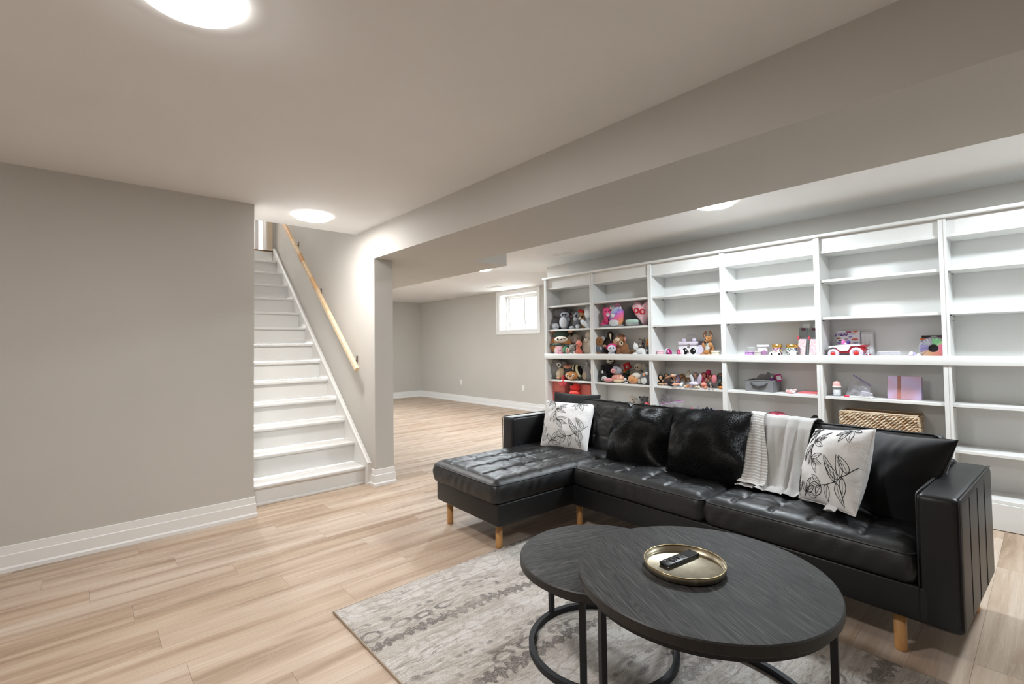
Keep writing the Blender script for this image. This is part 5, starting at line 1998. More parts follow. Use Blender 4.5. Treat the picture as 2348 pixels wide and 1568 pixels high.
# ---- second bay, fifth row
toy('plush_sheep', 'cream sheep soft toy peeping over the sofa back', 'soft toy', 'B', [('body', 'ball', 1640, 1440, 66, 100, '#d6cfc6'), ('head', 'ball', 1635, 1330, 52, 60, '#ddd6cd', {'w': .03}), ('eye', 'ball', 1640, 1342, 11, 12, EYEC, H), ('ear', 'ball', 1705, 1325, 40, 18, '#cfc7bd', {'t': -25, 'w': .03})], L2_, 4.79)
toy('plush_grey_dog', 'dark grey dog soft toy peeping over the sofa back', 'soft toy', 'B', [('body', 'ball', 1870, 1420, 92, 100, '#63666b'), ('head', 'ball', 1855, 1300, 78, 66, '#6f7277', {'w': .03}), ('eye', 'ball', 1822, 1305, 15, 16, EYEC, H), ('ear', 'ball', 1778, 1255, 24, 20, '#4c4f54', {'w': .03}), ('ear', 'ball', 1915, 1265, 26, 26, '#5b5e63', {'w': .03})], L2_, 4.80)
toy('plush_pink_toy', 'pink soft toy with a white snout in front of the grey dog', 'soft toy', 'B', [('body', 'ball', 1915, 1440, 60, 70, '#ef9aa2', {'w': .08}), ('petal', 'ball', 1890, 1355, 34, 58, '#ee5f72', {'w': .10, 't': -20}), ('petal', 'ball', 1940, 1365, 34, 58, '#ea5569', {'w': .10, 't': 24}), ('snout', 'ball', 1830, 1425, 56, 42, '#eadfd6', {'w': .09})], L2_, 4.78)

# ---- third bay: small things on the waist board
pinkp = mat('pink_plastic', '#efc6cf', .35)
lilac = mat('lilac_plastic', '#d5cbdc', .4)
toy('pink_bowl', 'small pale pink tub at the left of the third bay', 'tub', 'C', [('body', 'cyl', 245, 478, 58, 24, pinkp, {'k': 1.}), ('lid', 'cyl', 245, 456, 60, 5, mat('pink_plastic_lid', '#f3d3d8', .3), {'k': 1.}), ('latch', 'box', 195, 484, 8, 9, mat('grey_plastic', '#8b8088', .4))], U1, 4.72, 'small toys on the waist board')
gem = mat('magenta_gem', '#a81c6e', .12, coat=.6)
toy('toy_compact', 'round white toy case with a magenta gem', 'toy', 'C', [('body', 'disc', 372, 465, 60, 46, mat('clear_white_plastic', '#dfe3e6', .15), {'k': .35}), ('gem', 'disc', 385, 465, 42, 44, gem, {'k': .3, 'w': .03}), ('sparkle', 'ball', 372, 455, 14, 16, mat('gem_pale', '#e0a4cf', .15), {'w': .045}), ('sparkle', 'ball', 398, 472, 10, 12, mat('gem_hot', '#d43b93', .15), {'w': .045})], U1, 4.70, 'small toys on the waist board')
toy('toy_compact', 'round pale pink toy case with a dark pink gem', 'toy', 'C', [('body', 'ball', 590, 470, 46, 40, mat('pale_pink_shell', '#ecd3d8', .3), {'k': .7}), ('gem', 'disc', 540, 470, 27, 40, mat('rose_gem', '#b2386c', .15, coat=.5), {'k': .4, 'w': .03}), ('sparkle', 'ball', 540, 466, 12, 18, mat('gem_rose_pale', '#e08aa9', .2), {'w': .045})], U1, 4.70, 'small toys on the waist board')
t_, f_, T_ = toy('toy_case', 'white animal-face carry case with round ears and big eyes', 'toy case', 'C', [
    ('body', 'box', 712, 425, 150, 82, mat('case_white', '#e7e5ea', .35), {'k': .45}), ('lid', 'box', 712, 322, 152, 26, mat('case_lilac', '#d9cfdc', .35), {'k': .46}), ('band', 'box', 712, 348, 153, 7, mat('case_steel', '#b9b3bd', .3, .6), {'k': .465}),
    ('ear', 'ball', 632, 275, 36, 28, mat('case_ear', '#d8cfe0', .6)), ('ear', 'ball', 796, 268, 38, 32, mat('case_ear', '#d8cfe0', .6)), ('clasp', 'box', 703, 358, 20, 30, mat('case_clasp', '#a9a4ab', .25, .8), {'w': .10, 'k': .2}),
    ('eye', 'ball', 645, 430, 44, 44, EYEC, {'on': 'body', 'k': .15}), ('eye', 'ball', 775, 428, 46, 44, EYEC, {'on': 'body', 'k': .15}), ('glint', 'ball', 660, 414, 12, 13, mat('eye_glint', '#ffffff', .3), {'w': .118}), ('glint', 'ball', 792, 414, 12, 13, MATS['eye_glint'], {'w': .118}),
    ('nose', 'ball', 706, 440, 10, 12, '#c9a48f', {'on': 'body'})], U1, 4.775, 'small toys on the waist board')
hb = onx(1480 + 752 / 7.129, 740 + 268 / 7.129, 4.77)
MB().tube([(4.77, hb[1] + .06, hb[2]), (4.77, hb[1] + .058, hb[2] + .03), (4.77, hb[1] + .04, hb[2] + .043), (4.77, hb[1] - .04, hb[2] + .043), (4.77, hb[1] - .058, hb[2] + .03), (4.77, hb[1] - .06, hb[2])], .0022, 6).build('handle', mat('case_steel', '#b9b3bd', .3, .6), t_)
toy('toy_box', 'lilac and black cardboard toy box between the carry case and the kangaroo', 'box', 'C', [('body', 'box', 915, 405, 60, 100, lilac, {'k': .55}), ('band', 'box', 915, 325, 61, 26, mat('box_black', '#453b40', .5), {'k': .56}), ('panel', 'box', 940, 430, 30, 55, mat('box_plum', '#6b4a5c', .5), {'k': .57, 'w': .01})], U1, 4.80, 'small toys on the waist board')
toy('plush_kangaroo', 'tan kangaroo soft toy with tall ears and a white belly', 'soft toy', 'C', [
    ('body', 'ball', 1035, 385, 82, 92, '#b0753f'), ('belly', 'ball', 1015, 365, 50, 66, '#e6e2da', {'on': 'body', 'k': .3}), ('head', 'ball', 1025, 250, 62, 54, '#b47a45', {'w': .03}), ('muzzle', 'ball', 990, 265, 32, 28, '#c08a58', {'w': .07}), ('nose', 'ball', 976, 252, 13, 12, EYEC, {'w': .11}),
    ('eye', 'ball', 1035, 234, 10, 11, EYEC, H), ('ear', 'ball', 970, 180, 23, 52, '#b07a4a', {'t': -24, 'k': .4, 'w': .02}), ('inner_ear', 'ball', 972, 186, 13, 38, '#d0a790', {'t': -24, 'k': .4, 'w': .04}), ('ear', 'ball', 1068, 178, 25, 58, '#b07a4a', {'t': 24, 'k': .4, 'w': .02}), ('inner_ear', 'ball', 1066, 184, 14, 42, '#d0a790', {'t': 24, 'k': .4, 'w': .04}),
    ('paw', 'ball', 945, 335, 24, 36, '#c0824a', {'w': .08}), ('paw', 'ball', 1060, 332, 34, 36, '#c48a52', {'w': .09}), ('leg', 'ball', 990, 445, 58, 40, '#b37a41', {'w': .08}), ('leg', 'ball', 1092, 425, 40, 62, '#b37a41', {'w': .06, 't': 20}), ('foot', 'ball', 1045, 484, 48, 26, '#c08b54', {'w': .11}), ('foot', 'ball', 925, 478, 44, 28, '#a97755', {'w': .10})], U1, 4.78)
toy('small_box', 'small cream box beside the kangaroo', 'box', 'C', [('body', 'box', 1150, 484, 60, 24, mat('cream_card', '#e0dbc9', .6), {'k': .6}), ('lid', 'box', 1150, 466, 61, 7, mat('cream_card_lid', '#ece8da', .6), {'k': .62})], U1, 4.72, 'small toys on the waist board')


# ---- third bay, fourth row: dolls
def doll(label, hx, hy, hr, skin, hair, dress, by, extra=(), hk=1.25, X0=4.76, crop='C', z=L1_, group='dolls in the third bay', face=0):
    sk, hm, dm = mat('doll_skin_' + skin[1:], skin, .5), mat('doll_hair_' + hair[1:], hair, .6, bump=(45, .9, .01)), mat('doll_dress_' + dress[1:], dress, .8, bump=(40, .4, .005))
    parts = [('dress', 'cone', hx, (hy + hr + by) / 2, hr * 1.15, (by - hy - hr * .6) / 2, dm, {'w': .01}), ('head', 'ball', hx + face, hy, hr * .82, hr, sk, {'w': .03, 'k': .9}),
             ('hair', 'ball', hx, hy - hr * .28, hr * hk, hr * 1.05, hm, {'k': .75, 'w': .005}),
             ('tress', 'ball', hx - hr * 1.0, hy + hr * .9, hr * .36, hr * 1.25, hm, {'w': .02, 't': 10}), ('tress', 'ball', hx + hr * 1.0, hy + hr * .9, hr * .36, hr * 1.25, hm, {'w': .02, 't': -10}),
             ('eye', 'ball', hx + face - hr * .32, hy + hr * .1, hr * .16, hr * .18, EYEC, H), ('eye', 'ball', hx + face + hr * .32, hy + hr * .1, hr * .16, hr * .18, EYEC, H),
             ('leg', 'ball', hx - hr * .4, by - hr * .25, hr * .9, hr * .28, sk, {'w': .09, 'k': .5}), ('leg', 'ball', hx + hr * .6, by - hr * .25, hr * .9, hr * .28, sk, {'w': .09, 'k': .5}),
             ('arm', 'ball', hx - hr * .95, hy + hr * 1.7, hr * .28, hr * .75, sk, {'w': .03, 't': 15}), ('arm', 'ball', hx + hr * .95, hy + hr * 1.7, hr * .28, hr * .75, sk, {'w': .03, 't': -15})]
    cv = []
    for e in extra:
        e = list(e)
        if isinstance(e[6], str) and e[6] != EYEC:
            e[6] = mat('doll_' + e[6][1:], e[6], .6)
        cv.append(tuple(e))
    return toy('doll', label, 'doll', crop, parts + cv, z, X0, group, .7)


doll('little doll with black hair on a black base', 250, 905, 34, '#e5b48c', '#141417', '#1c1c20', 1022, [('base', 'ball', 245, 1000, 50, 26, '#17171a', {'w': .03})])
doll('doll with grey-green hair reclining behind the black-haired one', 345, 880, 34, '#d6a98a', '#9aa097', '#8d7f8f', 1020, [('arm', 'ball', 390, 895, 75, 16, '#d9a98c', {'t': 22, 'w': .06})], X0=4.80)
doll('black-haired doll in a white and black outfit, one leg stretched out', 470, 888, 36, '#d7a081', '#17161b', '#e8e6e6', 1020, [('sleeve', 'ball', 440, 860, 30, 26, '#e2b091', {'w': .09}), ('headband', 'ball', 470, 852, 38, 8, '#efe9e4', {'w': .07}), ('long_leg', 'ball', 500, 1005, 72, 20, '#e3aa8c', {'t': 8, 'w': .11}), ('skirt', 'ball', 420, 1000, 60, 34, '#1b1a20', {'w': .07}), ('shoe', 'ball', 580, 1012, 26, 30, '#f0f0f0', {'w': .12})])
doll('doll with long lilac hair turned to the side', 535, 900, 34, '#c79a86', '#8f809c', '#a79ab0', 1030, [('lock', 'ball', 530, 930, 40, 80, '#94859f', {'t': -15, 'w': .05})], X0=4.80)
doll('brown-faced doll with honey hair and a pale blue dress', 600, 898, 40, '#8a6243', '#b0905c', '#b8c2c6', 1040, X0=4.77)
doll('doll in a tall cream knitted hat with honey hair', 700, 900, 36, '#a7714f', '#c79a55', '#dcdcde', 1040, [('hat', 'cone', 712, 850, 62, 50, '#cfcabb', {'w': .05}), ('pompom', 'ball', 695, 797, 22, 18, '#c3bfb0', {'w': .04}), ('pompom', 'ball', 765, 815, 18, 16, '#bdb8a8', {'w': .04})], X0=4.79)
doll('doll with long wavy pale lilac hair and a lilac dress', 820, 880, 40, '#d9a48c', '#c9bfc9', '#cfc6d6', 1060, [('lock', 'ball', 760, 940, 30, 80, '#c3c4c6', {'t': 18, 'w': .07}), ('lock', 'ball', 885, 945, 36, 90, '#b9adba', {'t': -14, 'w': .07}), ('lap', 'ball', 790, 1015, 80, 34, '#d4cbe0', {'w': .11})], 1.3)
doll('doll with magenta hair in a big bun', 958, 880, 38, '#d48f7e', '#a81c45', '#d86a72', 1070, [('bun', 'ball', 1030, 830, 44, 46, '#b21d52', {'w': .02}), ('lock', 'ball', 925, 930, 24, 60, '#a01a3f', {'w': .05}), ('lap', 'ball', 950, 1030, 50, 34, '#e0907a', {'w': .11})], 1.25)
doll('doll with wavy coral pink hair', 1062, 905, 36, '#bf7a5c', '#d2737c', '#9a958f', 1075, [('lock', 'ball', 1125, 935, 46, 75, '#d8808a', {'w': .05, 't': -8}), ('boot', 'ball', 1040, 1048, 17, 34, '#1c1a22', {'w': .13, 't': 12}), ('boot', 'ball', 1098, 1048, 17, 34, '#1c1a22', {'w': .13, 't': 28})], 1.2)
doll('doll with teal-grey curls at the right of the doll row', 1225, 890, 40, '#b98a70', '#5f6e70', '#3c4446', 1075, [('lock', 'ball', 1215, 940, 36, 70, '#66777a', {'w': .05})], 1.3, 4.80)
doll('small dark-haired doll with an orange skirt at the right end', 1268, 945, 26, '#c98a62', '#241d1d', '#23262a', 1060, [('skirt', 'ball', 1240, 1050, 44, 26, '#c77a2c', {'w': .11})], 1.2, 4.77)
for i_, (fx, fy, c_) in enumerate(((655, 1022, '#e9dcc6'), (690, 1030, '#d9795a'), (745, 1040, '#e2d8ea'), (820, 1040, '#d8dcae'), (870, 1035, '#e6e3d2'), (985, 1050, '#e69a7c'))):
    lab = ['cream', 'coral', 'pale lilac', 'pale green', 'ivory', 'peach'][i_]
    fm = mat('doll_' + c_[1:], c_, .6)
    toy('doll_flower', 'tiny %s fabric flower lying before the dolls' % lab, 'flower', 'C', [('petal', 'ball', fx - 12, fy, 14, 12, fm, {'w': .12}), ('petal', 'ball', fx + 12, fy, 14, 12, fm, {'w': .12}), ('petal', 'ball', fx, fy - 11, 13, 12, fm, {'w': .12}), ('petal', 'ball', fx, fy + 10, 13, 11, fm, {'w': .12}), ('centre', 'ball', fx, fy, 7, 7, mat('flower_centre', '#d8b04a', .7), {'w': .135})], L1_, 4.76, 'fabric flowers before the dolls')

# ---- third bay, fifth row: zip bag, scraps
M_CLEAR = mat('clear_plastic', '#eceaf2', .10, trans=.6, alpha=.5, ior=1.3)
M_ZIP = mat('magenta_zip', '#b23aa8', .4)
M_ZIPP = mat('purple_zip', '#a58bd0', .4)


def crumpled_bag(name, label, corners, bulge, zipmat, zipedge, seed, group='clear zip bags'):
    """clear bag as a crumpled pouch between four world corners (tl, tr, br, bl)"""
    t = thing(name, np.mean(corners, 0) * [1, 1, 0] + [0, 0, min(c[2] for c in corners)], label, 'plastic bag', group)
    tl, tr, br, bl = [np.array(c, float) for c in corners]
    P = {1: [], -1: []}
    n = 18
    for s in (1, -1):
        for i in range(n + 1):
            row = []
            for j in range(n + 1):
                a, b = i / n, j / n
                p = (tl * (1 - a) + tr * a) * b + (bl * (1 - a) + br * a) * (1 - b)
                e = (a * (1 - a) * b * (1 - b) * 16) ** .5
                q = bulge * e * (.7 + 1.2 * noise.noise((a * 4 + seed, b * 4, s * 2.)))
                row.append(p + np.array([-s * q, .25 * q * noise.noise((a * 9, b * 9, seed)), .6 * bulge * e * noise.noise((a * 6 + seed, b * 6, 4. + s))]))
            P[s].append(row)
        MB().grid(P[s]).build('film', M_CLEAR, t, fix=False)
    MB().tube([P[1][i][n] if zipedge == 'top' else P[1][n][i] for i in range(n + 1)], .0045, 6).build('zip', zipmat, t)
    return t


def w3(crop, x, y, X):
    ox, oy, s = CROPS[crop]
    return onx(ox + x / s, oy + y / s, X)


crumpled_bag('zip_bag', 'clear plastic bag with a magenta zip on a low shelf behind the fur pillow', [w3('C', 255, 1320, 4.70), w3('C', 650, 1262, 4.66), w3('C', 600, 1400, 4.70), w3('C', 200, 1420, 4.74)], .05, M_ZIP, 'top', 1.)
crumpled_bag('zip_bag', 'crumpled clear bag standing behind the magenta-zipped one', [w3('C', 230, 1175, 4.82), w3('C', 400, 1200, 4.80), w3('C', 420, 1400, 4.80), w3('C', 180, 1400, 4.82)], .06, mat('clear_zip', '#d9d3e2', .3), 'top', 5.)
toy('fabric_scrap', 'pink fabric scrap peeping over the sofa back', 'cloth', 'C', [('fold', 'cone', 760, 1420, 44, 55, '#e07f9a', {'k': .4})], L2_, 4.74, 'scraps behind the fur pillow', fit='drop')
toy('fabric_scrap', 'grey folded cloth beside the pink scrap', 'cloth', 'C', [('fold', 'cone', 865, 1410, 80, 50, '#9a9ca4', {'k': .4}), ('fold', 'ball', 1100, 1430, 80, 24, '#9a8fb0', {'k': .5})], L2_, 4.74, 'scraps behind the fur pillow', fit='drop')
toy('pompom_string', 'cluster of dark navy pompoms', 'pompoms', 'C', [('pompom', 'ball', x_, y_, r_, r_, '#1d1d2e', {'w': .02}) for x_, y_, r_ in ((945, 1418, 20), (985, 1412, 20), (1005, 1388, 18), (1025, 1420, 22), (1075, 1408, 20), (1050, 1430, 18))], L2_, 4.73, 'scraps behind the fur pillow', fit='drop')
toy('fabric_scrap', 'dark red folded cloth at the right of the scraps', 'cloth', 'C', [('fold', 'ball', 1230, 1438, 66, 18, '#7e1f2e', {'k': .6})], L2_, 4.74, 'scraps behind the fur pillow', fit='drop')

# ---- fourth bay, waist row
M_JARG = mat('jar_glass', '#ffffff', .03, trans=.9, alpha=.5, ior=1.2)
M_GOLD = mat('gold_lid', '#d9a857', .25, .9)
toy('sticker_tin', 'flat purple and lilac patterned tin', 'tin', 'D', [('body', 'cyl', 385, 580, 72, 18, speckle('purple_sequins', ['#c98bd0', '#a35fb4', '#d9b7da', '#7a5b8c'], 9., .4), {'k': .9}), ('lid', 'cyl', 385, 562, 73, 4, mat('tin_rim', '#b79ac4', .3), {'k': .9})], U1, 4.72, 'craft things on the waist board')
toy('bead_tin', 'flat silver patterned tin beside the purple one', 'tin', 'D', [('body', 'cyl', 505, 580, 52, 20, speckle('silver_sequins', ['#d9d4cf', '#aba49f', '#8e8780', '#efeae6'], 9., .4), {'k': .9}), ('lid', 'cyl', 505, 560, 53, 4, mat('tin_rim_silver', '#cfc9c6', .3), {'k': .9})], U1, 4.70, 'craft things on the waist board')
toy('clear_pot', 'small empty clear pot on the purple tin', 'pot', 'D', [('body', 'cyl', 400, 528, 58, 32, M_JARG, {'k': .9}), ('rim', 'cyl', 400, 496, 59, 4, mat('clear_rim', '#d5dadb', .2), {'k': .9})], U1 + .042, 4.73, 'craft things on the waist board', fit='drop')
toy('bead_bowl', 'frosted tub with a white lid and pink beads', 'tub', 'D', [('body', 'cyl', 585, 545, 84, 58, mat('frosted_tub', '#e6e3e4', .3), {'k': .8}), ('lid', 'cyl', 585, 474, 94, 15, mat('tub_lid_white', '#f4f4f4', .35), {'k': .8}), ('beads', 'ball', 605, 555, 48, 34, mat('pink_beads', '#d7a0d0', .4, bump=(40, 1., .01)), {'w': .055, 'k': .5})], U1, 4.77, 'craft things on the waist board')
for nm_, x_, w_, cols, lb in (('bead_jar', 797, 78, ['#d25a9a', '#f0ece6', '#5b4a7a', '#caa23f', '#3f7d6a', '#201f24', '#d9a3c0'], 'glass jar of mixed bright beads with a gold lid'), ('bead_jar', 1020, 90, ['#1f2a24', '#efeeea', '#2f6a4f', '#101214', '#cfd4cf', '#6a4a86', '#f2f0ea'], 'glass jar of black, white and green beads with a gold lid')):
    t_, f_, T_ = toy(nm_, lb, 'jar', 'D', [('body', 'cyl', x_, 545, w_, 58, speckle('beads_' + cols[0][1:], cols, 7., .35), {'k': .75}), ('lid', 'cyl', x_, 472, w_ + 2, 17, M_GOLD, {'k': .75})] +
                     ([('label', 'box', x_ + 15, 560, 48, 34, mat('jar_label', '#f1f0ea', .6), {'w': .085, 'k': .08})] if x_ > 900 else []), U1, 4.74, 'craft things on the waist board')
for i_, x_ in enumerate((716, 806)):
    toy('toy_eye_ball', ['white eyeball toy before the bright bead jar, left of the pair', 'white eyeball toy before the bright bead jar, right of the pair'][i_], 'toy', 'D', [('body', 'ball', x_, 588, 46, 23, mat('glossy_white', '#f5f5f5', .2), {'k': .8}), ('pupil', 'ball', x_ - 6 + 26 * i_, 584, 15, 9, EYEC, {'on': 'body'})], U1, 4.68, 'eyeball toys')
pk = speckle('pack_print', ['#e3b4bc', '#e9e2e6', '#dd9aa8', '#e6cfc0', '#cdbbd4', '#ebe8ea'], 7., .3)
M_SILV = mat('pack_silver', '#aab0b3', .3, .3)
for i_, (x_, lb) in enumerate(((1172, 'tall pink and silver blister pack leaning at the left of its pair'), (1335, 'tall pink and silver blister pack beside the upright'))):
    hw_ = 72 if i_ == 0 else 62
    toy('craft_pack', lb, 'package', 'D', [('card', 'box', x_ + 20, 400, hw_, 200, M_SILV, {'k': .12, 't': -5}), ('front', 'box', x_ - 4, 470, hw_ * .78, 122, pk, {'k': .2, 't': -5, 'w': .02}), ('header', 'box', x_ + 14, 255, hw_ * .8, 56, mat('pack_grey', '#8f9698', .4), {'k': .16, 't': -5, 'w': .012}),
                                            ('logo', 'box', x_ + 20, 218, 28, 16, mat('pack_logo', '#6b3a4a', .4), {'k': .3, 't': -5, 'w': .022}), ('badge', 'ball', x_ - 60, 330, 18, 24, mat('pack_badge', '#e0596a', .4), {'w': .03, 'k': .3}), ('hang_tab', 'box', x_ + 60, 172, 52, 26, mat('pack_tab', '#eef0f0', .4), {'k': .1, 't': -5})], U1, 4.80, 'tall blister packs')

# ---- fourth bay, fourth row: grey fabric bin
bl_, br_ = w3('D', 322, 1165, 4.665), w3('D', 742, 1185, 4.665)
ztop = w3('D', 530, 990, 4.665)[2]
tb = thing('fabric_bin', (4.74, (bl_[1] + br_[1]) / 2, L1_), 'grey fabric storage bin with a dark handle on a lower shelf', 'storage bin')
y0_, y1_, x0_, x1_ = br_[1], bl_[1], 4.665, 4.865
z0_, z1_ = L1_ + .001, ztop
mb = MB()
th = .006
mb.rbox(x0_, x0_ + th, y0_, y1_, z0_, z1_, .002, 1).rbox(x1_ - th, x1_, y0_, y1_, z0_, z1_, .002, 1)
mb.rbox(x0_ + th, x1_ - th, y0_, y0_ + th, z0_, z1_, .002, 1).rbox(x0_ + th, x1_ - th, y1_ - th, y1_, z0_, z1_, .002, 1).box(x0_ + th, x1_ - th, y0_ + th, y1_ - th, z0_, z0_ + th)
M_FELT = cotton_material('grey_canvas', '#7e7f81', .9)
mb.build('body', M_FELT, tb)
MB().tube([(x0_ - .001, y0_, z1_ - .004), (x1_, y0_, z1_ - .004), (x1_, y1_, z1_ - .004), (x0_ - .001, y1_, z1_ - .004)], .004, 6, closed=True).build('rim', M_FELT, tb)
yc_ = (y0_ + y1_) / 2
MB().tube([(x0_ - .002, yc_ + .075, z0_ + .085), (x0_ - .012, yc_ + .05, z0_ + .06), (x0_ - .014, yc_, z0_ + .048), (x0_ - .012, yc_ - .05, z0_ + .06), (x0_ - .002, yc_ - .075, z0_ + .085)], [.004, .008, .010, .008, .004], 8).build('handle', mat('bin_handle', '#4b4c4e', .9), tb)
toy('grey_cloth', 'grey cloth heaped in the fabric bin', 'cloth', 'D', [('fold', 'ball', 575, 955, 85, 55, '#8f9194', {'t': 10}), ('fold', 'cone', 670, 930, 95, 62, '#85878a', {'t': 8}), ('fold', 'ball', 720, 935, 55, 45, '#96989b')], z1_ - .06, 4.775, 'things in the fabric bin', fit='drop')
toy('purple_packet', 'magenta packet with a white card in the fabric bin', 'package', 'D', [('card', 'box', 815, 955, 50, 55, mat('packet_magenta', '#c22f7c', .4), {'k': .15, 't': 14}), ('window', 'box', 822, 955, 32, 32, mat('packet_white', '#ece8ee', .4), {'k': .3, 't': 14, 'w': .01})], z1_ - .05, 4.76, 'things in the fabric bin', fit='drop')
toy('glue_bottle', 'small purple bottle with a white cap in the fabric bin', 'bottle', 'D', [('body', 'cyl', 715, 985, 28, 24, mat('bottle_purple', '#8a3aa0', .35), {'k': .8}), ('cap', 'cyl', 715, 948, 14, 16, mat('bottle_cap', '#efeff2', .35), {'k': .8})], z1_ - .05, 4.75, 'things in the fabric bin', fit='drop')
# pink napkins and a crumpled bow
na, nb_ = w3('D', 1075, 1205, 4.69), w3('D', 1425, 1215, 4.69)
tn = thing('pink_napkins', (4.75, (na[1] + nb_[1]) / 2, L1_), 'flat stack of coral pink paper with white edges', 'paper stack')
for i_, c_ in enumerate(('#d9d2e2', '#e8b9b4', '#dd7f80', '#d96c74')):
    MB().rbox(4.655 + .006 * i_, 4.82 + .004 * i_, nb_[1] + .01 + .004 * i_, na[1] - .012 * i_, L1_ + .001 + .005 * i_, L1_ + .0055 + .005 * i_, .001, 1).build('sheet', flat(c_, .6), tn)
toy('ribbon_bow', 'crumpled pink and white ribbon bow on the lower shelf', 'ribbon', 'D', [('loop', 'ball', x_, y_, r_, r2_, c_, {'w': w_, 't': t0_}) for x_, y_, r_, r2_, c_, w_, t0_ in ((955, 1165, 36, 28, '#e6b9b9', .06, 20), (1005, 1160, 30, 24, '#efdedd', .07, -25), (1060, 1150, 40, 20, '#e9c3c3', .05, 15), (1000, 1185, 50, 14, '#e39a9c', .08, -8), (1045, 1180, 34, 18, '#f2e4e2', .08, 30))], L1_, 4.75)
# ---- fourth bay, fifth row
toy('pink_clothes', 'heap of pink patterned doll clothes peeping over the throw', 'cloth', 'D', [('fold', 'ball', 800, 1490, 185, 118, speckle('pink_dots', ['#d2617a', '#d2617a', '#a83f58', '#dd7f90'], 8., .9)), ('fold', 'ball', 715, 1480, 80, 50, '#e98fa2', {'w': .06}), ('fold', 'ball', 900, 1470, 90, 55, '#cf6c80', {'w': .04, 't': -20})], L2_, 4.77, 'things peeping over the throw')
doll('doll with black curly hair peeping over the throw', 1370, 1490, 44, '#9a6b4e', '#141214', '#b98a6c', 1640, [('curl', 'ball', 1330, 1465, 40, 40, '#171417', {'w': .02}), ('curl', 'ball', 1400, 1460, 42, 42, '#171417', {'w': .02}), ('curl', 'ball', 1365, 1440, 46, 38, '#131113', {'w': .02}), ('hand', 'ball', 1290, 1510, 40, 14, '#c99a7c', {'w': .06})], 1.35, 4.77, 'D', L2_, 'things peeping over the throw')

# ---- fifth bay, waist row
CROPS['F'] = (1880, 740, 2348 / 180.)
cy_ = w3('F', 800, 850, 4.72)[1]
car = thing('toy_car', (4.73, cy_, U1), 'white and red toy beach buggy with big lilac wheels', 'toy car')
M_CARR, M_CARW = mat('car_red', '#b02730', .35), mat('car_white', '#eceaf0', .3)
M_WHL, M_HUB = mat('wheel_lilac', '#e3d8f2', .45), mat('hub_red', '#d23a32', .35)


def side(pts, xa, xb2, m_, nm):
    MB().prism([tuple(w3('F', a_, b_, 4.70)[1:]) for a_, b_ in pts], 0, xa, xb2).build(nm, m_, car)


side([(275, 705), (450, 680), (700, 655), (990, 640), (1250, 665), (1285, 685), (930, 702), (850, 835), (625, 850), (490, 742), (400, 728), (275, 755)], 4.682, 4.80, M_CARW, 'body')
side([(475, 735), (620, 850), (850, 838), (935, 700), (1290, 680), (1395, 660), (1340, 735), (1300, 770), (1380, 790), (1310, 850), (1300, 900), (600, 900), (480, 800)], 4.690, 4.79, M_CARR, 'chassis')
side([(1230, 665), (1395, 655), (1340, 720), (1280, 712)], 4.672, 4.81, M_CARR, 'spoiler')
side([(860, 640), (985, 622), (985, 640), (880, 655)], 4.70, 4.78, M_CARR, 'seat')
for px_, rr2, xo_ in ((392, .0395, 4.672), (1082, .046, 4.672), (392, .0395, 4.795), (1082, .046, 4.795)):
    yc2 = w3('F', px_, 860, 4.672)[1]
    MW = Matrix.Translation((xo_ + .012, yc2, U1 + rr2 + .001)) @ Matrix.Rotation(-PI / 2, 4, 'Y')
    wo = MB().lathe([(0, -.012), (rr2 * .8, -.016), (rr2 * .95, -.012), (rr2, -.004), (rr2, .008), (rr2 * .93, .015), (rr2 * .55, .016), (rr2 * .5, .012), (0, .012)], (0, 0, 0), 36).xf(MW).build('wheel', M_WHL, car)
    MB().lathe([(0, .016), (rr2 * .36, .016), (rr2 * .42, .012), (rr2 * .42, .008), (0, .008)], (0, 0, 0), 24).xf(MW).build('hub', M_HUB, wo)
    tr_ = MB()
    for q in np.linspace(0, 2 * PI, 22, endpoint=False):
        tr_.rbox(-.0035, .0035, rr2 - .0005, rr2 + .0025, -.010, .010, .0008, 1) if False else tr_.add([tuple(Matrix.Rotation(q, 4, 'Z') @ Vector(p_)) for p_ in ((-.003, rr2 - .001, -.010), (.003, rr2 - .001, -.010), (.003, rr2 - .001, .010), (-.003, rr2 - .001, .010), (-.002, rr2 + .0022, -.009), (.002, rr2 + .0022, -.009), (.002, rr2 + .0022, .009), (-.002, rr2 + .0022, .009))], [(0, 3, 2, 1), (4, 5, 6, 7), (0, 1, 5, 4), (1, 2, 6, 5), (2, 3, 7, 6), (3, 0, 4, 7)])
    tr_.xf(MW).build('tread', M_WHL, wo)
dp = w3('F', 705, 590, 4.74)
MB().ball(tuple(dp), (.014, .014, .017), 16, 10).ball((dp[0], dp[1] + .004, dp[2] + .016), (.010, .010, .010), 14, 8).build('driver', mat('driver_pink', '#f06fb0', .4), car)
dp = w3('F', 770, 625, 4.735)
MB().ball(tuple(dp), (.010, .010, .008), 14, 8).build('driver_arm', mat('driver_pale', '#efc2dd', .4), car)
dp = w3('F', 850, 590, 4.75)
MB().ball(tuple(dp), (.022, .016, .017), 18, 10).build('windscreen', mat('car_screen', '#4a3a80', .15), car)
toy('toy_part', 'small red toy part lying behind the buggy', 'toy', 'F', [('body', 'box', 1450, 935, 70, 18, M_CARR), ('cap', 'ball', 1450, 925, 26, 12, M_CARW, {'w': .03})], U1, 4.72, 'small toys on the fifth waist shelf')
# printed activity bag behind the car
p0, p1 = w3('E', 205, 200, 4.85), w3('E', 480, 375, 4.84)
tp_ = thing('activity_bag', (4.86, (p0[1] + p1[1]) / 2, U1), 'white printed activity bag with purple, pink and orange lettering behind the toy car', 'package')
MB().rbox(4.845, 4.875, p1[1], p0[1], U1 + .001, p0[2], .006, 2).build('bag', flat('#eeecf2', .35), tp_)


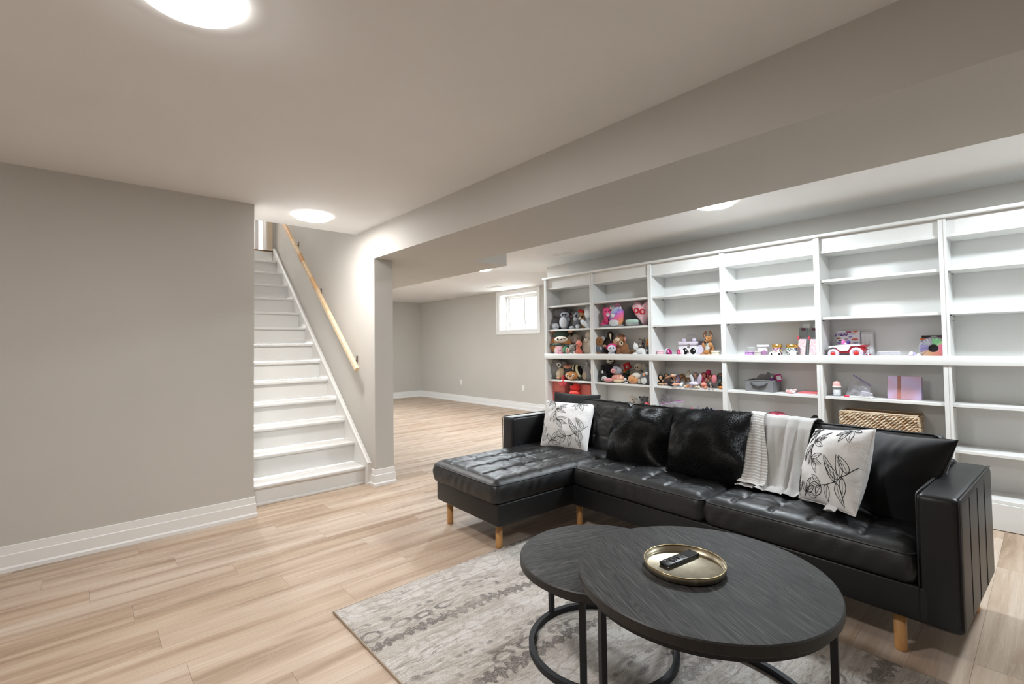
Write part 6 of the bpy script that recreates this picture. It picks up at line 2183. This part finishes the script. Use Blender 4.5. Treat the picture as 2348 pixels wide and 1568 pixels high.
def print_at(txt, x, y, size, colr, roll=.08, name='lettering'):
    p = w3('E', x, y, 4.8425)
    text_mesh(txt, size, flat(colr, .4), facing((4.8442, p[1], p[2]), roll), tp_, name, .0004, .0012)


print_at('Beauty', 258, 248, .034, '#5b2a86', .14)
for x_, y_, w_, h_, c_ in ((425, 208, 34, 11, '#dd7a4a'), (252, 226, 46, 7, '#6b2f86'), (345, 214, 40, 9, '#a02a62'), (385, 240, 55, 6, '#8a4a9c'), (420, 303, 40, 13, '#df6a52'), (232, 288, 24, 12, '#c9924f'), (215, 293, 13, 8, '#d24a55'), (365, 275, 24, 7, '#7a6aa8'), (316, 303, 22, 14, '#c9a0b8'), (242, 318, 24, 9, '#4f5f4f'), (232, 345, 26, 9, '#8a55a8'), (430, 342, 34, 10, '#9aa3b5')):
    a_ = w3('E', x_ - w_, y_ + h_, 4.8442)
    b2_ = w3('E', x_ + w_, y_ - h_, 4.8442)
    mb = MB()
    cy__, cz__ = (a_[1] + b2_[1]) / 2, (a_[2] + b2_[2]) / 2
    hw_, hh_ = abs(a_[1] - b2_[1]) / 2, abs(a_[2] - b2_[2]) / 2
    ring = [(4.8438, cy__ + hw_ * math.cos(q) * (1 + .12 * math.sin(5 * q)), cz__ + hh_ * math.sin(q) * (1 + .2 * math.sin(7 * q))) for q in np.linspace(0, 2 * PI, 20, endpoint=False)]
    mb.add(ring, [tuple(range(20))])
    mb.build('printed_mark', flat(c_, .4), tp_)
p0, p1 = w3('E', 490, 212, 4.86), w3('E', 652, 480, 4.86)
tq = thing('clear_packet', (4.87, (p0[1] + p1[1]) / 2, U1), 'clear packet of white sheets leaning beside the activity bag', 'package')
MB().rbox(4.862, 4.878, p1[1], p0[1], U1 + .001, p0[2], .003, 1).build('packet', mat('packet_film', '#d5d8d9', .15), tq)
for i_ in range(3):
    yy_ = p0[1] + (p1[1] - p0[1]) * (i_ + .55) / 3.2
    MB().box(4.859, 4.8618, yy_ - .0115, yy_ + .0115, U1 + .015, p0[2] - .022).build('sheet', flat('#e6e8e8', .3), tq)
crumpled_bag('clear_bag', 'flat clear plastic bag lying in the middle of the fifth bay', [w3('E', 690, 455, 4.82), w3('E', 960, 455, 4.82), w3('E', 990, 484, 4.68), w3('E', 670, 484, 4.68)], .02, mat('clear_zip', '#d9d3e2', .3), 'top', 9.)
toy('plastic_toy', 'small white and purple plastic toy', 'toy', 'E', [('body', 'ball', 1095, 468, 34, 24, mat('pony_white', '#eee9f2', .3)), ('stripe', 'box', 1090, 476, 28, 6, mat('pony_purple', '#8a3a86', .35), {'w': .03}), ('head', 'ball', 1135, 468, 20, 18, mat('pony_lilac', '#b9b2d6', .3), {'w': .01}), ('foot', 'ball', 1058, 486, 22, 8, mat('pony_pale', '#d9cfe4', .3), {'w': .03})], U1, 4.72, 'small toys on the fifth waist shelf')
toy('toy_ball', 'tiny white toy ball before the black blister pack', 'toy', 'E', [('body', 'ball', 1182, 484, 30, 12, mat('glossy_white', '#f5f5f5', .2), {'k': .8}), ('dot', 'ball', 1195, 480, 8, 5, mat('pony_lilac', '#b9b2d6', .3), {'on': 'body'})], U1, 4.69, 'small toys on the fifth waist shelf')
# black blister pack with a ring of coloured pieces
a_, b2_ = w3('E', 1215, 258, 4.80), w3('E', 1500, 490, 4.80)
tr = thing('blister_pack', (4.80, (a_[1] + b2_[1]) / 2, U1), 'black blister pack with a ring of rainbow coloured pieces', 'package')
MT = Matrix.Translation((4.775, 0, U1)) @ Matrix.Rotation(math.radians(12), 4, 'Y')
hh_ = (a_[2] - U1) / math.cos(math.radians(12))
MB().rbox(-.004, .004, b2_[1], a_[1], .001, hh_, .002, 1).xf(MT).build('card', flat('#1b1a1d', .3), tr)
MB().rbox(-.006, -.003, b2_[1] + .012, b2_[1] + .07, hh_ - .055, hh_ - .012, .001, 1).xf(MT).build('photo', flat('#7a4a5c', .3), tr)
rcx, rcy = (a_[1] + b2_[1]) / 2 - .005, hh_ * .44
rainbow = ['#35c43c', '#35c43c', '#2fb836', '#8bd04a', '#f03a72', '#f0356f', '#ee2f74', '#ef3b62', '#f2463f', '#f25a2e', '#f4702a', '#f47d28', '#f58a2a', '#f59632', '#f3a53e', '#f0b057', '#d9a06c', '#8a6fb8', '#7a5fc0', '#8a78c4', '#9a95b8', '#a9a9ae', '#b5b5b8', '#8f8f93']
for i_, c_ in enumerate(rainbow):
    a = PI / 2 + .0 - 2 * PI * -1 * i_ / len(rainbow)
    MP = MT @ Matrix.Translation((-.012, rcx, rcy)) @ Matrix.Rotation(a, 4, 'X')
    MB().rbox(-.008, .008, .030, .082, -.0078, .0078, .004, 2).xf(MP).build('piece', flat(c_, .35), tr)
MB().lathe([(.088, -.001), (.088, .016), (.080, .020), (.034, .020), (.028, .014), (.028, -.001)], (0, 0, 0), 40).xf(MT @ Matrix.Translation((-.006, rcx, rcy)) @ Matrix.Rotation(-PI / 2, 4, 'Y')).build('blister', M_CLEAR, tr, fix=False)
for i_, (yy_, ww_, c_) in enumerate(((.02, .035, '#b03a6a'), (.06, .018, '#d8622e'))):
    MB().box(-.0052, -.0041, rcx + yy_ - ww_, rcx + yy_ + ww_, hh_ - .036, hh_ - .022).xf(MT).build('printed_mark', flat(c_, .3), tr)
MB().rbox(-.0052, -.0041, rcx - .018, rcx + .018, hh_ - .012, hh_ - .005, .001, 1).xf(MT).build('hang_slot', flat('#d9d9d9', .3), tr)

# ---- fifth bay, fourth row
bp = w3('E', 207, 985, 4.72)
tb2 = thing('baby_bottle', (4.72, bp[1], L1_), 'toy baby bottle with a pale pink cap', 'bottle')
rB = .030
hB = w3('E', 207, 800, 4.72)[2] - L1_
cB = (4.72, bp[1], L1_)
MB().lathe([(0, .001), (rB * .9, .001), (rB, .006), (rB, hB * .5), (rB * .96, hB * .58), (rB * .96, hB * .585)], cB, 28).build('glass', M_JARG, tb2)
MB().lathe([(0, .004), (rB * .8, .004), (rB * .88, .01), (rB * .88, hB * .42), (0, hB * .42)], cB, 24).build('filling', mat('bottle_milk', '#d7dadb', .4), tb2)
MB().lathe([(rB * .9, hB * .57), (rB * 1.06, hB * .58), (rB * 1.06, hB * .67), (rB * .9, hB * .68), (0, hB * .68)], cB, 28).build('collar', flat('#f2e6e2', .4), tb2)
MB().lathe([(rB * .98, hB * .68), (rB * .96, hB * .80), (rB * .75, hB * .93), (rB * .4, hB * .985), (0, hB)], cB, 28).build('cap', flat('#f0b3ae', .35), tb2)
crumpled_bag('zip_bag', 'clear bag with a purple zip standing beside the baby bottle', [w3('E', 400, 730, 4.80), w3('E', 608, 860, 4.76), w3('E', 600, 985, 4.70), w3('E', 300, 985, 4.76)], .05, M_ZIPP, 'top', 3.)
crumpled_bag('clear_bag', 'small crumpled clear wrapper before the purple-zipped bag', [w3('E', 500, 925, 4.72), w3('E', 630, 955, 4.70), w3('E', 640, 1004, 4.67), w3('E', 470, 1000, 4.68)], .03, mat('clear_zip', '#d9d3e2', .3), 'top', 12.)
ma, mb2 = w3('E', 292, 1000, 4.66), w3('E', 440, 1004, 4.66)
tmk = thing('marker_pen', (4.66, (ma[1] + mb2[1]) / 2, L1_), 'white marker pen with a red cap lying at the shelf edge', 'pen')
zz_ = L1_ + .0075
MB().tube([(4.662, ma[1] - .035, zz_), (4.662, mb2[1], zz_)], .0068, 12).build('barrel', flat('#eeeeee', .3), tmk)
MB().tube([(4.662, ma[1], zz_), (4.662, ma[1] - .037, zz_)], .0074, 12).build('cap', flat('#d4304f', .3), tmk)
sa, sb = w3('E', 440, 1000, 4.67), w3('E', 635, 1006, 4.67)
tsh = thing('white_box', (4.69, (sa[1] + sb[1]) / 2, L1_), 'flat white carton beside the marker pen', 'box')
MB().rbox(4.650, 4.73, sb[1], sa[1], L1_ + .001, L1_ + .011, .001, 1).build('carton', flat('#f0efec', .5), tsh)
MB().box(4.6495, 4.650, sb[1] + .01, sa[1] - .01, L1_ + .004, L1_ + .006).build('printed_line', flat('#a9b09a', .5), tsh)
# pink holographic binder leaning on the back
ba, bb2 = w3('E', 835, 735, 4.84), w3('E', 1240, 745, 4.84)
tbn = thing('binder', (4.78, (ba[1] + bb2[1]) / 2, L1_), 'pink and lilac holographic binder standing on the lower shelf', 'binder')
holo = bpy.data.materials.new('holographic_pink')
holo.use_nodes = True
_t = NT(holo)
_v = _t.coords('Object')
_t.l(_t.ramp(_t.noise(_v, 5., 2., .5, 1.), [(.32, '#a97f84'), (.47, '#b094ae'), (.6, '#a89bbd'), (.75, '#b58f9f')]), _t.b.inputs['Base Color'])  # pink-brown and darker tones put the cover's shading into the colour
_t.b.inputs['Roughness'].default_value = .3
_t.b.inputs['Metallic'].default_value = .25
MN = Matrix.Translation((4.735, 0, L1_)) @ Matrix.Rotation(math.radians(11), 4, 'Y')
hN = w3('E', 1030, 740, 4.78)[2] - L1_
MB().rbox(-.004, .0, bb2[1], ba[1], .001, hN, .0015, 1).xf(MN).build('cover', holo, tbn)
MB().rbox(.0, .024, bb2[1] + .005, ba[1] - .01, .006, hN - .006, .001, 1).xf(MN).build('pages', flat('#efece6', .8), tbn)
MB().rbox(.024, .028, bb2[1], ba[1], .001, hN, .0015, 1).xf(MN).build('cover', holo, tbn)
MB().rbox(-.0055, -.0035, ba[1] - .085, ba[1] - .062, .001, hN - .001, .0008, 1).xf(MN).build('spine_strip', flat('#a8685c', .3), tbn)
# wicker basket on the fifth row
wa, wb2 = w3('E', 243, 1160, 4.655), w3('E', 1165, 1232, 4.655)
wk = thing('wicker_basket', (4.76, (wa[1] + wb2[1]) / 2, L2_), 'long woven water hyacinth basket on the lower shelf behind the sofa', 'basket')
ya_, yb_ = w3('E', 243, 1160, 4.655)[1], w3('E', 1165, 1232, 4.655)[1]
zt_ = w3('E', 700, 1190, 4.655)[2]
xa_, xb_ = 4.655, 4.875
M_WICK = [mat('hyacinth_pale', '#e2cfb6', .75, bump=(60, .6, .004)), mat('hyacinth_mid', '#d0b595', .75, bump=(60, .6, .004)), mat('hyacinth_dark', '#b08d6a', .75, bump=(60, .6, .004))]
MB().box(xa_ + .006, xa_ + .009, yb_ + .006, ya_ - .006, L2_ + .002, zt_ - .004).box(xb_ - .009, xb_ - .006, yb_ + .006, ya_ - .006, L2_ + .002, zt_ - .004).box(xa_ + .006, xb_ - .006, yb_ + .006, yb_ + .009, L2_ + .002, zt_ - .004).box(xa_ + .006, xb_ - .006, ya_ - .009, ya_ - .006, L2_ + .002, zt_ - .004).box(xa_ + .006, xb_ - .006, yb_ + .006, ya_ - .006, L2_ + .001, L2_ + .006).build('lining', M_WICK[2], wk)
rows_ = int((zt_ - L2_) / .0128)
rw = random.Random(5)
strands = [MB(), MB(), MB()]
for r_ in range(rows_):
    zc = L2_ + .007 + r_ * .0128
    pos = (r_ % 2) * .017
    peri = [((xa_, ya_), (xa_, yb_)), ((xa_, yb_), (xb_, yb_)), ((xb_, yb_), (xb_, ya_)), ((xb_, ya_), (xa_, ya_))]
    for (p_, q_) in peri:
        p_, q_ = np.array(p_), np.array(q_)
        L_ = np.linalg.norm(q_ - p_)
        dv_ = (q_ - p_) / L_
        s_ = (r_ % 2) * .013 - .013
        while s_ < L_:
            a_, b_ = max(0, s_ + .001), min(L_, s_ + .026 + .004)
            if b_ - a_ > .008:
                m_ = (a_ + b_) / 2
                pa, pm, pb = p_ + dv_ * a_, p_ + dv_ * m_, p_ + dv_ * b_
                nv_ = np.array([dv_[1], -dv_[0]])
                nv_ = -nv_ if (p_ + dv_ * m_ + nv_ * .01 - np.array([(xa_ + xb_) / 2, (ya_ + yb_) / 2])) @ nv_ < 0 else nv_
                strands[rw.choice((0, 0, 0, 1, 1, 2))].tube([(*(pa - nv_ * .002), zc - .004), (*(pm + nv_ * .006), zc + rw.uniform(-.001, .001)), (*(pb - nv_ * .002), zc + .004)], [.0032, .0064, .0032], 6)
            s_ += .026
for i_ in range(3):
    o = strands[i_].build('woven_strands', M_WICK[i_], wk, fix=False)
    o['kind'] = 'stuff'
MB().tube([(xa_, ya_, zt_), (xa_, yb_, zt_), (xb_, yb_, zt_), (xb_, ya_, zt_)], .0065, 8, closed=True).build('rim', M_WICK[0], wk)
